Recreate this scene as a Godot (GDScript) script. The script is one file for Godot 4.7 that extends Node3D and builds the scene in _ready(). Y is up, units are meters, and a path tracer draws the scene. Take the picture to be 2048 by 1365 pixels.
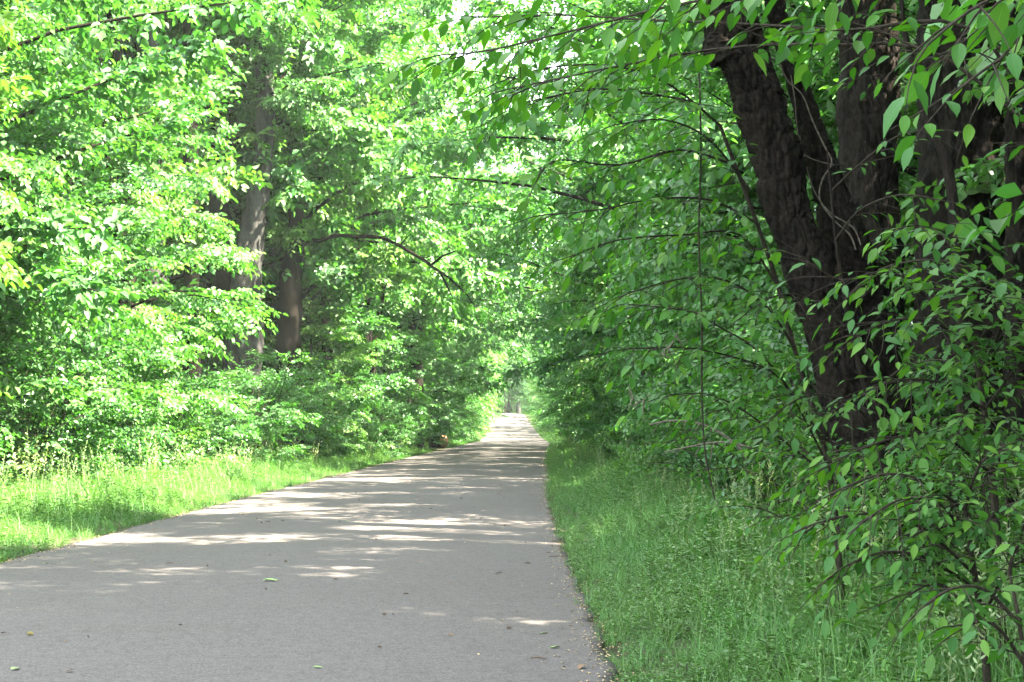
extends Node3D
# A shaded park road running through a spring forest. Metres, y up; the camera looks down -z.

const F := 3248.0            # focal length in pixels of the 2048 x 1365 photograph
const EYE := 1.5
const PITCH := 0.05091
var taken := {}
var rng := RandomNumberGenerator.new()
var hills := FastNoiseLite.new()
var rough_noise := FastNoiseLite.new()
var plate_noise := FastNoiseLite.new()
var tone_noise := FastNoiseLite.new()
var M := {}
var leaf_meshes := []


# ------------------------------------------------------------------ mesh collector
class MB:
	var v := PackedVector3Array()
	var n := PackedVector3Array()
	var c := PackedColorArray()
	var uv := PackedVector2Array()
	var idx := PackedInt32Array()

	func mesh() -> ArrayMesh:
		var a := []
		a.resize(Mesh.ARRAY_MAX)
		a[Mesh.ARRAY_VERTEX] = v
		a[Mesh.ARRAY_NORMAL] = n
		a[Mesh.ARRAY_COLOR] = c
		if uv.size() == v.size():
			a[Mesh.ARRAY_TEX_UV] = uv
		a[Mesh.ARRAY_INDEX] = idx
		var m := ArrayMesh.new()
		m.add_surface_from_arrays(Mesh.PRIMITIVE_TRIANGLES, a)
		return m

	# small leaf: two halves folded along the midrib
	func leaf(p: Vector3, ax: Vector3, up: Vector3, l: float, w: float, col: Color) -> void:
		var s := ax.cross(up).normalized()
		var nn := s.cross(ax)
		var b := v.size()
		var f := nn * (w * 0.22)
		var tip := p + ax * l - nn * (l * 0.16)
		v.append(p)
		v.append(p + ax * (l * 0.34) + s * (w * 0.5) + f)
		v.append(p + ax * (l * 0.7) + s * (w * 0.34) + f * 0.3)
		v.append(tip)
		v.append(p + ax * (l * 0.7) - s * (w * 0.34) + f * 0.3)
		v.append(p + ax * (l * 0.34) - s * (w * 0.5) + f)
		var n1 := (nn - s * 0.35).normalized()
		var n2 := (nn + s * 0.35).normalized()
		n.append(nn); n.append(n1); n.append(n1); n.append(nn); n.append(n2); n.append(n2)
		for k in 6:
			c.append(col)
		idx.append_array(PackedInt32Array([b, b + 2, b + 1, b, b + 3, b + 2, b, b + 4, b + 3, b, b + 5, b + 4]))

	func tube(pts: Array, rad: Array, sides: int, col: Color) -> void:
		var b := v.size()
		var last := pts.size() - 1
		var ref := Vector3(0.31, 0.1, 0.94)
		for i in pts.size():
			var t: Vector3 = (pts[mini(i + 1, last)] - pts[maxi(i - 1, 0)]).normalized()
			if absf(t.dot(ref)) > 0.93:
				ref = Vector3(0.94, 0.1, -0.31)
			var x := t.cross(ref).normalized()
			var y := t.cross(x)
			for k in sides:
				var a := TAU * k / sides
				var o := x * cos(a) + y * sin(a)
				v.append(pts[i] + o * rad[i]); n.append(o); c.append(col)
		for i in last:
			for k in sides:
				var q := b + i * sides + k
				var r := b + i * sides + (k + 1) % sides
				idx.append_array(PackedInt32Array([q, q + sides, r, r, q + sides, r + sides]))

	func add(m: MB, xf: Transform3D, col: Color) -> void:
		var b := v.size()
		for k in m.v.size():
			v.append(xf * m.v[k]); n.append((xf.basis * m.n[k]).normalized()); c.append(m.c[k] * col)
		uv.append_array(m.uv)
		for k in m.idx:
			idx.append(b + k)

	func smooth() -> void:
		n.resize(v.size())
		n.fill(Vector3.ZERO)
		for i in range(0, idx.size(), 3):
			var a := idx[i]; var b := idx[i + 1]; var d := idx[i + 2]
			var f := (v[d] - v[a]).cross(v[b] - v[a])
			n[a] += f; n[b] += f; n[d] += f
		for i in n.size():
			n[i] = n[i].normalized()


# ------------------------------------------------------------------ scene helpers
func numbered(called: String) -> String:
	var k: int = taken.get(called, 0)
	taken[called] = k + 1
	return called if k == 0 else "%s_%03d" % [called, k]

func tag(o: Node, label: String, category: String, group := "") -> Node:
	o.set_meta("label", label)
	o.set_meta("category", category)
	if group:
		o.set_meta("group", group)
	return o

func thing(called: String, label: String, category: String, at: Vector3, group := "") -> Node3D:
	var o := Node3D.new()
	o.name = numbered(called)
	add_child(o)
	o.position = at
	tag(o, label, category, group)
	return o

func part(parent: Node, called: String, mesh: Mesh, m: Material, xf := Transform3D.IDENTITY) -> MeshInstance3D:
	var o := MeshInstance3D.new()
	o.name = called
	o.mesh = mesh
	o.material_override = m
	o.transform = xf
	parent.add_child(o, true)
	return o

func top(called: String, mesh: Mesh, m: Material) -> MeshInstance3D:
	var o := MeshInstance3D.new()
	o.name = numbered(called)
	o.mesh = mesh
	o.material_override = m
	add_child(o)
	return o

# a pixel of the photograph and a distance along the road -> a point
func pt(px: float, py: float, d: float) -> Vector3:
	var r := Vector3((px - 1024.0) / F, -(py - 682.5) / F, -1.0).rotated(Vector3.RIGHT, PITCH)
	return Vector3(0, EYE, 0) + r * (d / -r.z)

func inter(table: Array, d: float) -> float:
	if d <= table[0][0]: return table[0][1]
	for i in table.size() - 1:
		if d <= table[i + 1][0]:
			var p = table[i]; var q = table[i + 1]
			var pre = table[maxi(i - 1, 0)]; var post = table[mini(i + 2, table.size() - 1)]
			return cubic_interpolate_in_time(p[1], q[1], pre[1], post[1], (d - p[0]) / (q[0] - p[0]), q[0] - p[0], minf(pre[0] - p[0], -0.01), maxf(post[0] - p[0], q[0] - p[0] + 0.01))
	return table[-1][1]

const RISE := [[-60, 0.0], [80, 0.0], [120, 0.0], [160, 0.0], [188, 0.24], [208, 0.72], [228, 1.45], [248, 2.85], [257, 3.15], [275, 2.7], [320, 1.0], [420, 0.0]]
const CENTRE := [[-60, -2.5], [0, -2.45], [17, -2.45], [33, -2.35], [47, -2.03], [63, -1.75], [85, -1.25], [131, -0.1], [160, 0.02], [188, 0.0], [228, -0.5], [248, -1.25], [265, -2.6], [290, -7.0], [330, -19.0], [420, -60.0]]
const HALF := 3.08

func ground_y(x: float, d: float) -> float:
	var e := absf(x - inter(CENTRE, d)) - HALF
	var y := inter(RISE, d) - 0.03
	if e > 0.0:
		y += hills.get_noise_2d(x, d) * 0.5 * smoothstep(1.0, 12.0, e) + 0.05 * hills.get_noise_2d(x * 6.0, d * 6.0) * smoothstep(0.3, 1.5, e)
		y += 2.2 * smoothstep(10.0, 60.0, e)
	return y

func on_ground(x: float, d: float) -> Vector3:
	return Vector3(x, ground_y(x, d), -d)

func verge_left(d: float) -> float:      # width of the grass verge on the sunny side
	return inter([[-60, 4.4], [0, 4.4], [30, 4.1], [57, 2.6], [80, 1.9], [420, 1.8]], d)

func verge_right(d: float) -> float:
	return inter([[-60, 3.2], [0, 3.2], [35, 3.0], [60, 2.5], [90, 2.0], [420, 1.9]], d)

func smooth_line(pts: Array, per: int) -> Array:
	var out := []
	for i in pts.size() - 1:
		for k in per:
			out.append(pts[i].cubic_interpolate(pts[i + 1], pts[maxi(i - 1, 0)], pts[mini(i + 2, pts.size() - 1)], float(k) / per))
	out.append(pts[-1])
	return out

func smooth_values(vals: Array, per: int) -> Array:
	var out := []
	for i in vals.size() - 1:
		for k in per:
			out.append(lerpf(vals[i], vals[i + 1], float(k) / per))
	out.append(vals[-1])
	return out

func rv(a: float) -> Vector3:
	return Vector3(rng.randf_range(-a, a), rng.randf_range(-a, a), rng.randf_range(-a, a))


# ------------------------------------------------------------------ materials
func noise_image(size: int, seed_: int, freq: float, lo: float, hi: float, octaves := 4, speckle := 0.0) -> Image:
	var f := FastNoiseLite.new()
	f.seed = seed_
	f.frequency = freq
	f.fractal_octaves = octaves
	var src := f.get_seamless_image(size, size)
	var im := Image.create(size, size, true, Image.FORMAT_RGB8)
	for y in size:
		for x in size:
			var g := lerpf(lo, hi, src.get_pixel(x, y).r) + rng.randf_range(-speckle, speckle)
			im.set_pixel(x, y, Color(g, g, g))
	im.generate_mipmaps()
	return im

# stones of several sizes in a dark binder
func asphalt_image() -> Image:
	var im := Image.create(1024, 1024, true, Image.FORMAT_RGB8)
	var coarse := PackedFloat32Array()
	for k in 256 * 256 + 64 * 64:
		coarse.append(rng.randf_range(-1.0, 1.0))
	for y in 1024:
		for x in 1024:
			var g := 0.82 + rng.randf_range(-0.2, 0.2) + 0.07 * coarse[(y >> 2) * 256 + (x >> 2)] + 0.03 * coarse[65536 + (y >> 4) * 64 + (x >> 4)]
			im.set_pixel(x, y, Color(g, g, g))
	im.generate_mipmaps()
	return im

func leaf_image() -> Image:
	var im := Image.create(128, 128, true, Image.FORMAT_RGB8)
	for y in 128:
		for x in 128:
			var u := absf(x / 127.0 - 0.5) * 2.0
			var t := y / 127.0
			var k := fposmod((t - u * 0.28) * 9.0, 1.0)
			var vein := clampf(1.0 - absf(k - 0.5) * 14.0, 0.0, 1.0) * 0.10 + clampf(1.0 - u * 22.0, 0.0, 1.0) * 0.2
			var g := 0.86 + vein + rng.randf_range(-0.03, 0.03)
			im.set_pixel(x, y, Color(g + vein * 0.3, g, g - 0.02))
	im.generate_mipmaps()
	return im

func foliage_material(backlit: Color, roughness: float, tint := Color.WHITE) -> StandardMaterial3D:
	var m := StandardMaterial3D.new()
	m.vertex_color_use_as_albedo = true
	m.albedo_color = tint
	m.roughness = roughness
	m.metallic_specular = 0.5
	m.backlight_enabled = true
	m.backlight = backlit
	m.cull_mode = BaseMaterial3D.CULL_DISABLED
	return m

func bark_material(col: Color, tex: Texture2D, bump: Texture2D, scale_: Vector3, relief: float) -> StandardMaterial3D:
	var m := StandardMaterial3D.new()
	m.vertex_color_use_as_albedo = true
	m.albedo_color = col.linear_to_srgb()
	m.albedo_texture = tex
	m.uv1_triplanar = true
	m.uv1_world_triplanar = true
	m.uv1_scale = scale_
	m.roughness = 0.95
	m.metallic_specular = 0.2
	if bump:
		m.heightmap_enabled = true
		m.heightmap_texture = bump
		m.heightmap_scale = relief
	return m

func make_materials() -> void:
	M.leaf = foliage_material(Color(0.84, 1.0, 0.5), 0.38)
	M.leaf_far = foliage_material(Color(0.84, 1.0, 0.5), 0.45)
	M.grass = foliage_material(Color(0.72, 0.80, 0.40), 0.5)
	var lt := ImageTexture.create_from_image(leaf_image())
	M.near_leaf = []
	for c in [Color(0.095, 0.260, 0.042), Color(0.058, 0.175, 0.040), Color(0.140, 0.310, 0.045), Color(0.075, 0.215, 0.060), Color(0.105, 0.245, 0.050), Color(0.068, 0.205, 0.040)]:
		var m := foliage_material(Color(0.88, 1.0, 0.42), 0.48, c.linear_to_srgb())
		m.vertex_color_use_as_albedo = false
		m.metallic_specular = 0.32
		m.albedo_texture = lt
		M.near_leaf.append(m)
	M.near_mass = foliage_material(Color(0.88, 1.0, 0.42), 0.48)
	M.near_mass.albedo_texture = lt
	M.near_mass.metallic_specular = 0.32
	var bark_tex := ImageTexture.create_from_image(noise_image(256, 5, 0.03, 0.45, 1.15, 5, 0.04))
	var bark_bump := ImageTexture.create_from_image(noise_image(256, 9, 0.045, 0.0, 1.0, 4, 0.0))
	M.bark = bark_material(Color(0.022, 0.0178, 0.0138), bark_tex, bark_bump, Vector3(4.0, 0.8, 4.0), 1.6)
	M.bark_pale = bark_material(Color(0.08, 0.076, 0.072), bark_tex, bark_bump, Vector3(4.0, 0.7, 4.0), 1.4)
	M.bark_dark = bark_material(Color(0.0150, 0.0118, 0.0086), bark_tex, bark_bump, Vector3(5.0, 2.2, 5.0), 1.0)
	M.twig = bark_material(Color(0.045, 0.038, 0.028), bark_tex, null, Vector3(6, 2, 6), 0.0)
	M.dead_twig = bark_material(Color(0.16, 0.14, 0.11), bark_tex, null, Vector3(6, 2, 6), 0.0)
	M.cut_wood = bark_material(Color(0.62, 0.36, 0.20), bark_tex, null, Vector3(3, 3, 3), 0.0)
	var asphalt_tex := ImageTexture.create_from_image(asphalt_image())
	M.asphalt = bark_material(Color(0.154, 0.138, 0.129), asphalt_tex, null, Vector3.ONE * 0.26, 0.0)
	M.asphalt.roughness = 0.88
	var soil_tex := ImageTexture.create_from_image(noise_image(512, 7, 0.02, 0.45, 1.1, 5, 0.12))
	M.soil = bark_material(Color(0.075, 0.075, 0.042), soil_tex, soil_tex, Vector3.ONE * 0.45, 2.0)
	M.litter = StandardMaterial3D.new()
	M.litter.vertex_color_use_as_albedo = true
	M.litter.roughness = 0.9
	M.litter.cull_mode = BaseMaterial3D.CULL_DISABLED


# ------------------------------------------------------------------ leaves and sprays
func leaf_tone(base: Color) -> Color:
	var k := rng.randf_range(0.72, 1.25)
	var yel := rng.randf_range(-0.12, 0.16)
	return Color(base.r * k * (1.0 + yel), base.g * k, base.b * k * (1.0 - 0.5 * yel))

# a twig with alternate leaves, lying in a rather flat, drooping spray
func spray(leaves: MB, wood: MB, p: Vector3, dir: Vector3, length: float, count: int, l: float, base: Color, twig_r := 0.006) -> void:
	var up := (Vector3(0, 0.8, 0) + Vector3(dir.x, 0, dir.z) * 0.5 + rv(0.6)).normalized()
	var seg := 3
	var pts := [p]
	var q := p
	var d := dir
	for i in seg:
		d = (d + Vector3(0, -0.13, 0) + rv(0.12)).normalized()
		q += d * (length / seg)
		pts.append(q)
	if wood:
		wood.tube(pts, [twig_r, twig_r * 0.8, twig_r * 0.6, twig_r * 0.3], 3, Color.WHITE)
	for i in count:
		var t := (i + 0.6) / count * seg
		var k := mini(int(t), seg - 1)
		var o: Vector3 = pts[k].lerp(pts[k + 1], t - k)
		var dd: Vector3 = (pts[k + 1] - pts[k]).normalized()
		var side := dd.cross(up).normalized() * (1.0 if i % 2 == 0 else -1.0)
		var ax := (dd * rng.randf_range(0.25, 0.8) + side * 0.85 + Vector3(0, rng.randf_range(-0.55, 0.08), 0)).normalized()
		if i == count - 1:
			ax = dd
		var s := l * rng.randf_range(0.65, 1.2)
		leaves.leaf(o, ax, (up + rv(0.6)).normalized(), s, s * rng.randf_range(0.5, 0.68), leaf_tone(base))

func fork(leaves: MB, wood: MB, p: Vector3, dir: Vector3, length: float, count: int, l: float, base: Color) -> void:
	spray(leaves, wood, p, dir, length, count, l, base)
	for s in [-1.0, 1.0]:
		var d2: Vector3 = (dir.rotated(Vector3.UP, s * rng.randf_range(0.5, 0.95)) + rv(0.15)).normalized()
		spray(leaves, wood, p + dir * length * rng.randf_range(0.15, 0.5), d2, length * rng.randf_range(0.5, 0.8), int(count * 0.65), l, base)

# a whole tree: opts h, r, start, limbs, twigs, twig, count, leaf, trunk, tone, rise, stems, lean, far
func grow(o: Dictionary) -> Node3D:
	var root := Node3D.new()
	var wood := MB.new()
	var fine := MB.new()
	var leaves := MB.new()
	var stems: int = o.get("stems", 1)
	for st in stems:
		var h: float = o.h * (1.0 if st == 0 else rng.randf_range(0.7, 0.95))
		var lean_dir := Vector3.RIGHT.rotated(Vector3.UP, rng.randf() * TAU)
		var lean: float = o.get("lean", 0.05) * (1.0 if stems == 1 else 2.2)
		var pts := []
		var rad := []
		var n := 9
		var wob := rng.randf() * 10.0
		for i in n + 1:
			var t := float(i) / n
			var w := Vector3(sin(wob + t * 5.0), 0, cos(wob * 1.7 + t * 4.0)) * (0.018 * h * t)
			pts.append(Vector3(0, -0.15, 0) + lean_dir * (lean * h * t * (0.4 + 0.6 * t)) + Vector3.UP * (h * t + 0.0) + w + (lean_dir * 0.12 * st if stems > 1 else Vector3.ZERO))
			rad.append(o.trunk * (1.0 if st == 0 else 0.75) * (pow(1.0 - t * 0.93, 0.8)) * (1.0 + 0.45 * exp(-t * 22.0)))
		wood.tube(smooth_line(pts, 3), smooth_values(rad, 3), 12, Color.WHITE)
		var limbs: int = o.limbs / stems
		var az := rng.randf() * TAU
		for i in limbs:
			var u := (i + rng.randf()) / limbs
			var t: float = lerpf(o.start, 0.99, u)
			var k := mini(int(t * n), n - 1)
			var p: Vector3 = pts[k].lerp(pts[k + 1], t * n - k)
			az += 2.4 + rng.randf_range(-0.5, 0.5)
			var prof := pow(sin(PI * clampf(0.20 + 0.66 * u, 0.0, 1.0)), 0.7)
			if o.get("flat", false):
				prof = lerpf(0.85, 0.7, u)
			var length: float = o.r * prof * rng.randf_range(0.6, 1.2)
			var d := Vector3(cos(az), lerpf(o.get("rise", 0.35), 1.1, u * u) + rng.randf_range(-0.2, 0.2), sin(az)).normalized()
			var lp := [p]
			var lr := [o.trunk * 0.36 * (1.0 - 0.75 * t) + 0.006]
			var q := p
			var steps := 5
			for s in steps:
				q += d * (length / steps)
				d = (d + Vector3(0, -0.09 + rng.randf_range(-0.06, 0.06), 0) + rv(0.13)).normalized()
				lp.append(q)
				lr.append(lr[0] * (1.0 - 0.17 * (s + 1)))
			wood.tube(lp, lr, 5, Color.WHITE)
			var tw: int = maxi(3, int(o.twigs * prof * rng.randf_range(0.45, 1.5)))
			for j in tw:
				var a := lerpf(0.22, 1.0, pow((j + rng.randf()) / tw, 0.65)) * steps
				var b := mini(int(a), steps - 1)
				var at: Vector3 = lp[b].lerp(lp[b + 1], a - b)
				var dd: Vector3 = (lp[b + 1] - lp[b]).normalized()
				dd = dd.rotated(Vector3.UP, (1.0 if j % 2 == 0 else -1.0) * rng.randf_range(0.35, 1.25))
				dd = (dd + Vector3(0, rng.randf_range(-0.45, 0.3), 0)).normalized()
				var tone: Color = o.tone * rng.randf_range(0.85, 1.15)
				if o.get("far", false):
					for q3 in 3:
						spray(leaves, null, at, (dd + rv(0.9)).normalized(), o.twig * rng.randf_range(0.4, 0.75), int(o.count * 0.6), o.leaf, tone)
				else:
					fork(leaves, fine, at, dd, o.twig * rng.randf_range(0.7, 1.3), o.count, o.leaf, tone)
	part(root, "trunk", wood.mesh(), o.bark)
	if fine.v.size() > 0:
		part(root, "twigs", fine.mesh(), M.twig).set_meta("kind", "stuff")
	part(root, "crown" if o.h > 4.0 else "foliage", leaves.mesh(), M.leaf_far if o.get("far", false) else M.leaf)
	return root

func plant(proto: Node3D, called: String, label: String, category: String, group: String, at: Vector3, turn: float, size: float) -> Node3D:
	var o: Node3D = proto.duplicate()
	o.name = numbered(called)
	add_child(o)
	o.position = at
	o.rotation.y = turn
	o.scale = Vector3.ONE * size
	tag(o, label, category, group)
	return o


# ------------------------------------------------------------------ near leaves, one by one
func near_leaf_mb(variant: int) -> MB:
	var m := MB.new()
	var st := [0.0, 0.07, 0.2, 0.36, 0.54, 0.7, 0.84, 0.93, 1.0]
	var wd := [0.0, 0.10, 0.205, 0.25, 0.235, 0.17, 0.08, 0.028, 0.0]
	var droop: float = [0.10, 0.22, 0.05, 0.32, 0.16][variant]
	var fold: float = [0.20, 0.10, 0.34, 0.16, 0.26][variant]
	var twist: float = [0.0, 0.25, -0.2, 0.1, -0.35][variant]
	for i in st.size():
		var t: float = st[i]
		for s in [-1.0, 0.0, 1.0]:
			var w: float = wd[i] * s
			var wave := 0.012 * sin(t * 17.0 + s * 2.0 + variant)
			var p := Vector3(w, absf(w) * fold - droop * t * t + wave * absf(s), -t)
			p = Vector3(p.x * cos(twist * t) - p.y * sin(twist * t), p.y * cos(twist * t) + p.x * sin(twist * t), p.z)
			m.v.append(p); m.c.append(Color.WHITE)
			m.uv.append(Vector2(0.5 + s * 0.5, t))
	for i in st.size() - 1:
		for k in 2:
			var a := i * 3 + k
			m.idx.append_array(PackedInt32Array([a, a + 3, a + 1, a + 1, a + 3, a + 4]))
	m.smooth()
	return m

# branches: arrays of [px, py, d]; the first point of the first branch is the stem's foot
func near_plant(called: String, label: String, category: String, foot: Vector3, stem: Array, stem_r: Array, branches: Array, opts: Dictionary, group := "") -> Node3D:
	var root := thing(called, label, category, foot, group)
	var wood := MB.new()
	var fine := MB.new()
	wood.tube(smooth_line(stem.map(func(p): return p - foot), 4), smooth_values(stem_r, 4), 8, Color.WHITE)
	var spots := []      # [transform in the thing's axes, material number]
	var l: float = opts.leaf
	for br in branches:
		var raw := []
		for p in br:
			raw.append(p - foot)
		var line := smooth_line(raw, 4)
		var rr := []
		for i in line.size():
			rr.append(lerpf(opts.get("thick", 0.009), 0.003, float(i) / line.size()))
		fine.tube(line, rr, 5, Color.WHITE)
		var run := 0.0
		var side := 1.0
		var bare: float = opts.get("bare", 0.25)
		var whole := 0.0
		for i in line.size() - 1:
			whole += line[i].distance_to(line[i + 1])
		var next := whole * bare
		for i in line.size() - 1:
			var a: Vector3 = line[i]; var b: Vector3 = line[i + 1]
			var len_ := a.distance_to(b)
			while next <= run + len_ and len_ > 0.0:
				var at := a.lerp(b, (next - run) / len_)
				var dir := (b - a).normalized()
				side = -side
				var d := (dir.rotated(Vector3.UP, side * rng.randf_range(0.5, 1.1)) + Vector3(0, rng.randf_range(-0.5, 0.25), 0)).normalized()
				near_twig(fine, spots, at, d, rng.randf_range(0.6, 1.3) * opts.twig, l)
				next += opts.gap * rng.randf_range(0.6, 1.4)
			run += len_
		near_twig(fine, spots, line[-1], (line[-1] - line[-3]).normalized(), opts.twig, l)
	part(root, "stem", wood.mesh(), opts.bark)
	part(root, "branches", fine.mesh(), M.twig).set_meta("kind", "stuff")
	# the leaves that show largest are parts of their own, the others are one mass
	var order := []
	for i in spots.size():
		var w: Vector3 = foot + spots[i][0].origin
		var r := (w - Vector3(0, EYE, 0)).rotated(Vector3.RIGHT, -PITCH)
		var inside := r.z < 0.0 and absf(r.x / -r.z) < 1010.0 / F and absf(r.y / -r.z) < 670.0 / F
		var px := 1024.0 + r.x / -r.z * F
		var py := 682.5 - r.y / -r.z * F
		if r.z < 0.0 and thin_here(px, py) > rng.randf(): continue
		order.append([r.length() * (1.0 if inside else 100.0), i])
	order.sort()
	var mass := MB.new()
	for k in order.size():
		var s = spots[order[k][1]]
		if k < opts.get("most", 280) and order[k][0] < 60.0:
			part(root, "leaf", leaf_meshes[s[2]][0], M.near_leaf[s[1]], s[0])
		else:
			var col = M.near_leaf[s[1]].albedo_color.srgb_to_linear()
			mass.add(leaf_meshes[s[2]][1], s[0], col)
	if mass.v.size() > 0:
		part(root, "foliage", mass.mesh(), M.near_mass).set_meta("kind", "stuff")
	return root

# where the thick trunks stand clear few leaves grow before them
func thin_here(px: float, py: float) -> float:
	var stem := inter([[0, 1460], [66, 1470], [198, 1535], [308, 1580], [395, 1605], [483, 1640], [588, 1670], [720, 1700], [900, 1735]], py)
	if py > 40.0 and py < 900.0 and absf(px - stem) < 85.0: return 0.82 if py < 560.0 else 0.5
	if py > 40.0 and py < 420.0 and px > 1670.0 and px < 2010.0: return 0.55
	return 0.0

func near_twig(wood: MB, spots: Array, p: Vector3, dir: Vector3, length: float, l: float) -> void:
	var up := (Vector3.UP + rv(0.3)).normalized()
	var pts := [p]
	var q := p
	var d := dir
	for i in 4:
		d = (d + Vector3(0, -0.10, 0) + rv(0.14)).normalized()
		q += d * length / 4.0
		pts.append(q)
	wood.tube(pts, [0.0035, 0.003, 0.0025, 0.002, 0.0012], 4, Color.WHITE)
	var count := maxi(3, int(length / (l * 0.55)))
	for i in count:
		var t := (i + 0.8) / count * 4.0
		var k := mini(int(t), 3)
		var o: Vector3 = pts[k].lerp(pts[k + 1], t - k)
		var dd: Vector3 = (pts[k + 1] - pts[k]).normalized()
		var side := dd.cross(up).normalized() * (1.0 if i % 2 == 0 else -1.0)
		var ax := (dd * rng.randf_range(0.35, 0.9) + side * 0.8 + Vector3(0, rng.randf_range(-0.75, 0.0), 0)).normalized()
		if i == count - 1:
			ax = (dd + Vector3(0, -0.3, 0)).normalized()
		var nn := (up + rv(0.4)).normalized()
		var s := ax.cross(nn).normalized()
		nn = s.cross(ax)
		var sc := l * rng.randf_range(0.45, 1.25)
		spots.append([Transform3D(Basis(s * sc * rng.randf_range(0.66, 1.02), nn * sc, -ax * sc), o + ax * 0.012), rng.randi() % 6, rng.randi() % 5])


# ------------------------------------------------------------------ big trunks with real bark relief
func bark_trunk(pts: Array, rad: Array, per: int, sides: int, style: String, opening := []) -> MB:
	var m := MB.new()
	var line := smooth_line(pts, per)
	var rr := smooth_values(rad, per)
	var last := line.size() - 1
	for i in line.size():
		var t: Vector3 = (line[mini(i + 1, last)] - line[maxi(i - 1, 0)]).normalized()
		var x := t.cross(Vector3(0, 0, 1)).normalized()
		var y := t.cross(x)
		for k in sides:
			var a := TAU * k / sides
			var o := x * cos(a) + y * sin(a)
			var p: Vector3 = line[i] + o * rr[i]
			var bump: float = rough_noise.get_noise_3d(p.x * 2.2, p.y * 1.1, p.z * 2.2) * 0.075 * rr[i] / 0.3
			if style == "plates":
				var cell := plate_noise.get_noise_3d(p.x * 16.0, p.y * 5.0, p.z * 16.0)
				bump += smoothstep(0.02, 0.26, cell + 1.0) * 0.032 - 0.03 + rough_noise.get_noise_3d(p.x * 28.0, p.y * 18.0, p.z * 28.0) * 0.014
			else:
				var w := rough_noise.get_noise_3d(p.x * 1.3, p.y * 0.9, p.z * 1.3) * 1.6
				var ridge := absf(rough_noise.get_noise_3d(p.x * 16.0 + w, p.y * 1.5, p.z * 16.0 + w))
				bump += minf(ridge, 0.3) * 0.13 - 0.025 + rough_noise.get_noise_3d(p.x * 30.0, p.y * 12.0, p.z * 30.0) * 0.012
			m.v.append(p + o * bump)
			var lich := smoothstep(0.12, 0.4, rough_noise.get_noise_3d(p.x * 5.0 + 40.0, p.y * 4.0, p.z * 5.0))
			var g := 0.9 + 0.5 * rough_noise.get_noise_3d(p.x * 9.0, p.y * 5.0 + 9.0, p.z * 9.0) + 0.75 * tone_noise.get_noise_3d(p.x * 16.0, p.y * (5.0 if style == "plates" else 2.0), p.z * 16.0)
			g = maxf(g, 0.25)
			m.c.append(Color(g, g, g).lerp(Color(1.6, 2.0, 1.3), lich * 0.6))
	for i in last:
		for k in sides:
			if opening and pow((float(k) / sides - opening[0]) / opening[1], 2.0) + pow((line[i].y - opening[2]) / opening[3], 4.0) < 1.0 + 0.35 * rough_noise.get_noise_2d(k * 0.5, line[i].y * 6.0):
				continue
			var q := i * sides + k
			var r := i * sides + (k + 1) % sides
			m.idx.append_array(PackedInt32Array([q, q + sides, r, r, q + sides, r + sides]))
	m.smooth()
	return m


func stem_points(foot: Vector3, list: Array) -> Array:   # [[px, py, width px, d], ...] -> [points, radii] about foot
	var p := []
	var r := []
	for a in list:
		p.append(pt(a[0], a[1], a[3]) - foot)
		r.append(a[2] * 0.5 * a[3] / F)
	return [p, r]


# ------------------------------------------------------------------ the scene
func _ready() -> void:
	rng.seed = 20240517
	hills.seed = 4
	hills.frequency = 0.05
	rough_noise.seed = 11
	rough_noise.frequency = 1.0
	rough_noise.fractal_octaves = 3
	plate_noise.seed = 21
	plate_noise.frequency = 1.0
	plate_noise.noise_type = FastNoiseLite.TYPE_CELLULAR
	plate_noise.cellular_return_type = FastNoiseLite.RETURN_DISTANCE2_SUB
	plate_noise.fractal_type = FastNoiseLite.FRACTAL_NONE

	tone_noise.seed = 21
	tone_noise.frequency = 1.0
	tone_noise.noise_type = FastNoiseLite.TYPE_CELLULAR
	tone_noise.cellular_return_type = FastNoiseLite.RETURN_CELL_VALUE
	tone_noise.fractal_type = FastNoiseLite.FRACTAL_NONE

	var cam := Camera3D.new()
	cam.name = "camera"
	cam.position = Vector3(0, EYE, 0)
	cam.rotation.x = PITCH
	cam.fov = rad_to_deg(2.0 * atan(682.5 / F))
	cam.near = 0.1
	cam.far = 2000.0
	add_child(cam)
	cam.current = true

	var env := Environment.new()
	env.background_mode = Environment.BG_SKY
	var sm := ProceduralSkyMaterial.new()
	sm.sky_top_color = Color(0.84, 0.87, 0.92)
	sm.sky_horizon_color = Color(0.90, 0.94, 0.97)
	sm.sky_curve = 0.18
	sm.ground_horizon_color = Color(0.7, 0.75, 0.7)
	sm.ground_bottom_color = Color(0.3, 0.33, 0.25)
	sm.sky_energy_multiplier = 0.8
	var sky := Sky.new()
	sky.sky_material = sm
	env.sky = sky
	env.tonemap_mode = Environment.TONE_MAPPER_LINEAR
	env.tonemap_exposure = 16.5
	env.fog_enabled = true
	env.fog_density = 0.00025
	env.fog_light_color = Color(0.93, 0.98, 0.94)
	env.sdfgi_enabled = true
	env.ssao_enabled = true
	env.ssil_enabled = true
	var we := WorldEnvironment.new()
	we.environment = env
	add_child(we)

	var sun := DirectionalLight3D.new()
	sun.name = "sun"
	sun.light_energy = 1.6
	sun.light_color = Color(1.0, 0.96, 0.88)
	sun.light_angular_distance = 0.5
	sun.shadow_enabled = true
	add_child(sun)
	sun.look_at_from_position(Vector3(0.56, 0.80, 0.24) * 50.0, Vector3.ZERO)

	make_materials()
	for k in 5:
		var lm := near_leaf_mb(k)
		leaf_meshes.append([lm.mesh(), lm])
	build_ground()
	build_road()
	build_forest()
	build_left_trees()
	build_right_trunks()
	build_near_plants()
	build_verges()
	build_small_things()


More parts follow.
